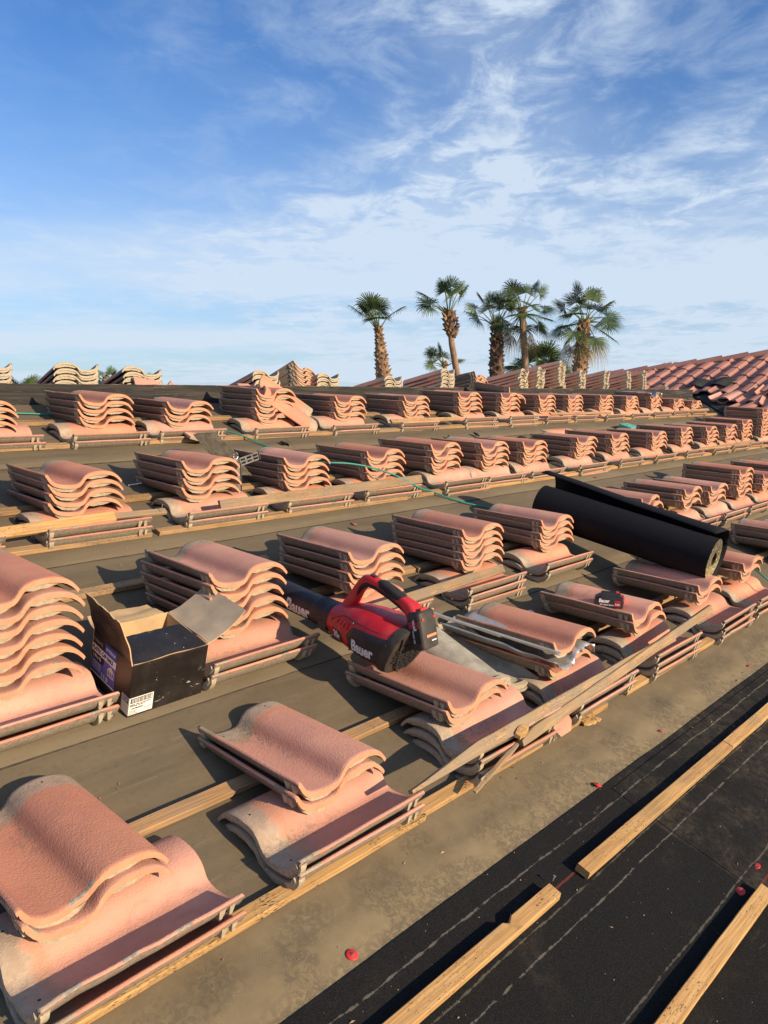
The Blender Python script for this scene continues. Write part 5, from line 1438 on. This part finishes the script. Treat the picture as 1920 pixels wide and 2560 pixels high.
def palm(x, y, ztop, base, crown_r, nfr, seed, label, trunk='shaggy', rt_=.16, rb_=.30, spread=(75, -35), dry=0, bias=None, fan=.62, pet=.85, leafs=28, name='palm_tree', bootmat='boot', cover=1.0):
    r = random.Random(seed); root = empty(name, (base[0], base[1], -6.2)); tag(root, label, 'palm tree', 'palm trees beyond the roof')
    O = Vector((base[0], base[1], -6.2)); top = Vector((x, y, ztop)) - O
    low = Vector((0, 0, 0)); z0 = Vector((base[0], base[1], base[2])) - O
    pts = [low, z0 * .5 + Vector((0, 0, 0)), z0, (z0 + top) / 2 + Vector((r.uniform(-.05, .05), r.uniform(-.05, .05), 0)), top]
    pts[1] = Vector((0, 0, z0.z * .5))
    m = MB(); m.tube(pts, [rb_ * 1.1, rb_ * 1.05, rb_, (rt_ + rb_) / 2, rt_], 14); m.build('trunk', M['trunk'] if trunk != 'shaggy' else M[bootmat], root)
    def axis(t):   # t 0..1 along the upper trunk
        return z0 + (top - z0) * t
    bt = MB()
    if trunk in ('shaggy', 'ball', 'cap'):
        t0, t1, dens, big = {'shaggy': (-1.0, 1.0, 46, 1.), 'ball': (.60, 1.0, 60, 1.25), 'cap': (.86, 1.03, 60, 1.1)}[trunk]
        n = int(dens * (t1 - t0) * max(1., (top - z0).length))
        for i in range(n):
            t = t0 + (t1 - t0) * i / n; a = i * 2.39996 + r.uniform(-.3, .3); c = axis(t)
            rr = rb_ + (rt_ - rb_) * max(0, min(1, t)) + .0
            if trunk == 'ball': rr = rt_ + .15 * math.sin(math.pi * max(0, min(1, (t - .56) / .46))) ** .8
            o_ = Vector((math.cos(a), math.sin(a), 0)); s_ = Vector((-math.sin(a), math.cos(a), 0)); L = r.uniform(.10, .19) * big; w = r.uniform(.05, .085) * big
            p = c + o_ * (rr - .03); q = c + o_ * (rr + r.uniform(.05, .11) * big) + Vector((0, 0, L * r.uniform(.2, 1.0)))
            bt.add([tuple(p - s_ * w - Vector((0, 0, .05))), tuple(p + s_ * w - Vector((0, 0, .05))), tuple(p + s_ * w * .8 + Vector((0, 0, .09))), tuple(p - s_ * w * .8 + Vector((0, 0, .09))), tuple(q - s_ * w * .35), tuple(q + s_ * w * .35)],
                   [(0, 1, 5, 4), (1, 2, 5), (2, 3, 4, 5), (3, 0, 4)])
        bt.build('leaf_bases', M[bootmat], root)
    cr = MB(); ptm = MB(); dr = MB()
    for i in range(nfr + dry):
        isd = i >= nfr
        f = (i + .5) / nfr; el = spread[0] + (spread[1] - spread[0]) * f ** .85 + r.uniform(-10, 10)
        if isd: el = r.uniform(-75, -50)
        a = i * 2.39996 + r.uniform(-.35, .35)
        if bias and r.random() < bias[1]: a = bias[0] + r.uniform(-.9, .9)
        d = Vector((math.cos(a) * math.cos(R(el)), math.sin(a) * math.cos(R(el)), math.sin(R(el))))
        start = top + Vector((math.cos(a), math.sin(a), 0)) * rt_ * .5 + Vector((0, 0, -.05 - .1 * f))
        pl_ = pet * crown_r * r.uniform(.75, 1.1); mid = start + d * pl_ * .6; d2 = (d + Vector((0, 0, -.16 - .25 * r.random()))).normalized(); end = mid + d2 * pl_ * .4
        ptm.tube([tuple(start), tuple(mid), tuple(end)], [.026, .016, .011], 5, caps=False)
        side = d2.cross(Vector((0, 0, 1)))
        side = side.normalized() if side.length > .05 else Vector((1, 0, 0))
        side = (Matrix.Rotation(r.uniform(-.9, .9), 3, d2) @ side).normalized(); nn = side.cross(d2).normalized()
        FR = fan * crown_r * r.uniform(.85, 1.12); tgt = dr if isd else cr; droop = r.uniform(.10, .30) + (.35 if isd else 0)
        half = R(r.uniform(100, 128)) if not isd else R(60)
        for k in range(leafs):
            th_ = -half + 2 * half * (k + .5) / leafs + r.uniform(-.03, .03)
            ld = (d2 * math.cos(th_) + side * math.sin(th_)).normalized(); lw = (side * math.cos(th_) - d2 * math.sin(th_)).normalized()
            Lf = FR * (1 - .20 * (abs(th_) / half) ** 2) * r.uniform(.88, 1.08)
            hwid = half / leafs * Lf * .46 * .95
            fold = nn * hwid * .55; cup = nn * (-.06)
            P0 = end; P1 = end + ld * Lf * .46 + cup * Lf * .3 - Vector((0, 0, droop * Lf * .10)); P2 = end + ld * Lf * .80 - Vector((0, 0, droop * Lf * .42)); P3 = end + ld * Lf * .97 - Vector((0, 0, droop * Lf * (1.0 + .6 * r.random())))
            vs = [tuple(P0), tuple(P1 - lw * hwid), tuple(P1 + fold), tuple(P1 + lw * hwid), tuple(P2 - lw * hwid * .62), tuple(P2 + fold * .5), tuple(P2 + lw * hwid * .62), tuple(P3)]
            tgt.add(vs, [(0, 1, 2), (0, 2, 3), (1, 4, 5, 2), (2, 5, 6, 3), (4, 7, 5), (5, 7, 6)], 0, False)
    ptm.build('petioles', M['petiole'], root); cr.build('crown', M['leaf'], root)
    if dry: dr.build('dry_fronds', M['leaf_dry'], root)
    return root


SC = 1.0
palm(21.47, 20.95, 2.55, (21.60, 20.82, .76), 1.0, 13, 3, 'leftmost tall palm, shaggy brown trunk and a sparse crown', 'shaggy', .10, .27, (88, 36), bias=(2.6, .2), fan=.64, pet=.92)
palm(23.25, 18.95, 3.10, (23.47, 18.68, .71), 1.0, 12, 8, 'leaning palm with a smooth trunk and a ball of old leaf bases', 'ball', .10, .13, (88, 25), bias=(2.3, .35), fan=.64, pet=1.0)
palm(23.17, 19.05, 1.15, (23.19, 19.02, .5), .80, 8, 12, 'small palm crown low beside the leaning palm', 'cap', .08, .10, (80, 15), bias=(2.4, .4), fan=.62, pet=.75)
palm(24.36, 17.51, 2.66, (24.37, 17.50, .86), 1.0, 12, 17, 'palm with a dark shaggy trunk, crown touching its right neighbour', 'shaggy', .19, .26, (88, 28), bias=(2.5, .6), fan=.58, pet=.92, bootmat='boot_dark')
palm(24.88, 16.76, 3.08, (24.99, 16.59, .90), 1.0, 20, 23, 'fullest palm, dense crown on a slim smooth trunk', 'cap', .12, .125, (88, -40), dry=5, fan=.62, pet=.88)
palm(28.65, 18.32, .95, (28.65, 18.32, .3), 1.25, 20, 31, 'low dark palm crown behind the slim trunk', 'cap', .14, .16, (80, 0), fan=.66, pet=.75)
palm(26.09, 14.82, 2.72, (26.03, 14.91, .88), 1.08, 21, 37, 'rightmost palm, wide crown on a shaggy orange trunk', 'shaggy', .19, .26, (88, -38), dry=5, fan=.60, pet=.84)
palm(10.92, 27.94, .02, (10.92, 27.94, -.6), .62, 16, 41, 'low palm top behind the ridge at the far left', 'cap', .12, .14, (75, -5), fan=.92, pet=.75)
palm(13.42, 26.83, .55, (13.42, 26.83, -.4), .42, 10, 44, 'sliver of palm behind the grey-ended pile at left', 'cap', .10, .12, (75, -5), fan=.92, pet=.75)
palm(14.62, 26.20, .45, (14.62, 26.20, -.4), .36, 9, 47, 'sliver of palm behind the broken orange tile', 'cap', .10, .12, (75, -5), fan=.92, pet=.75)
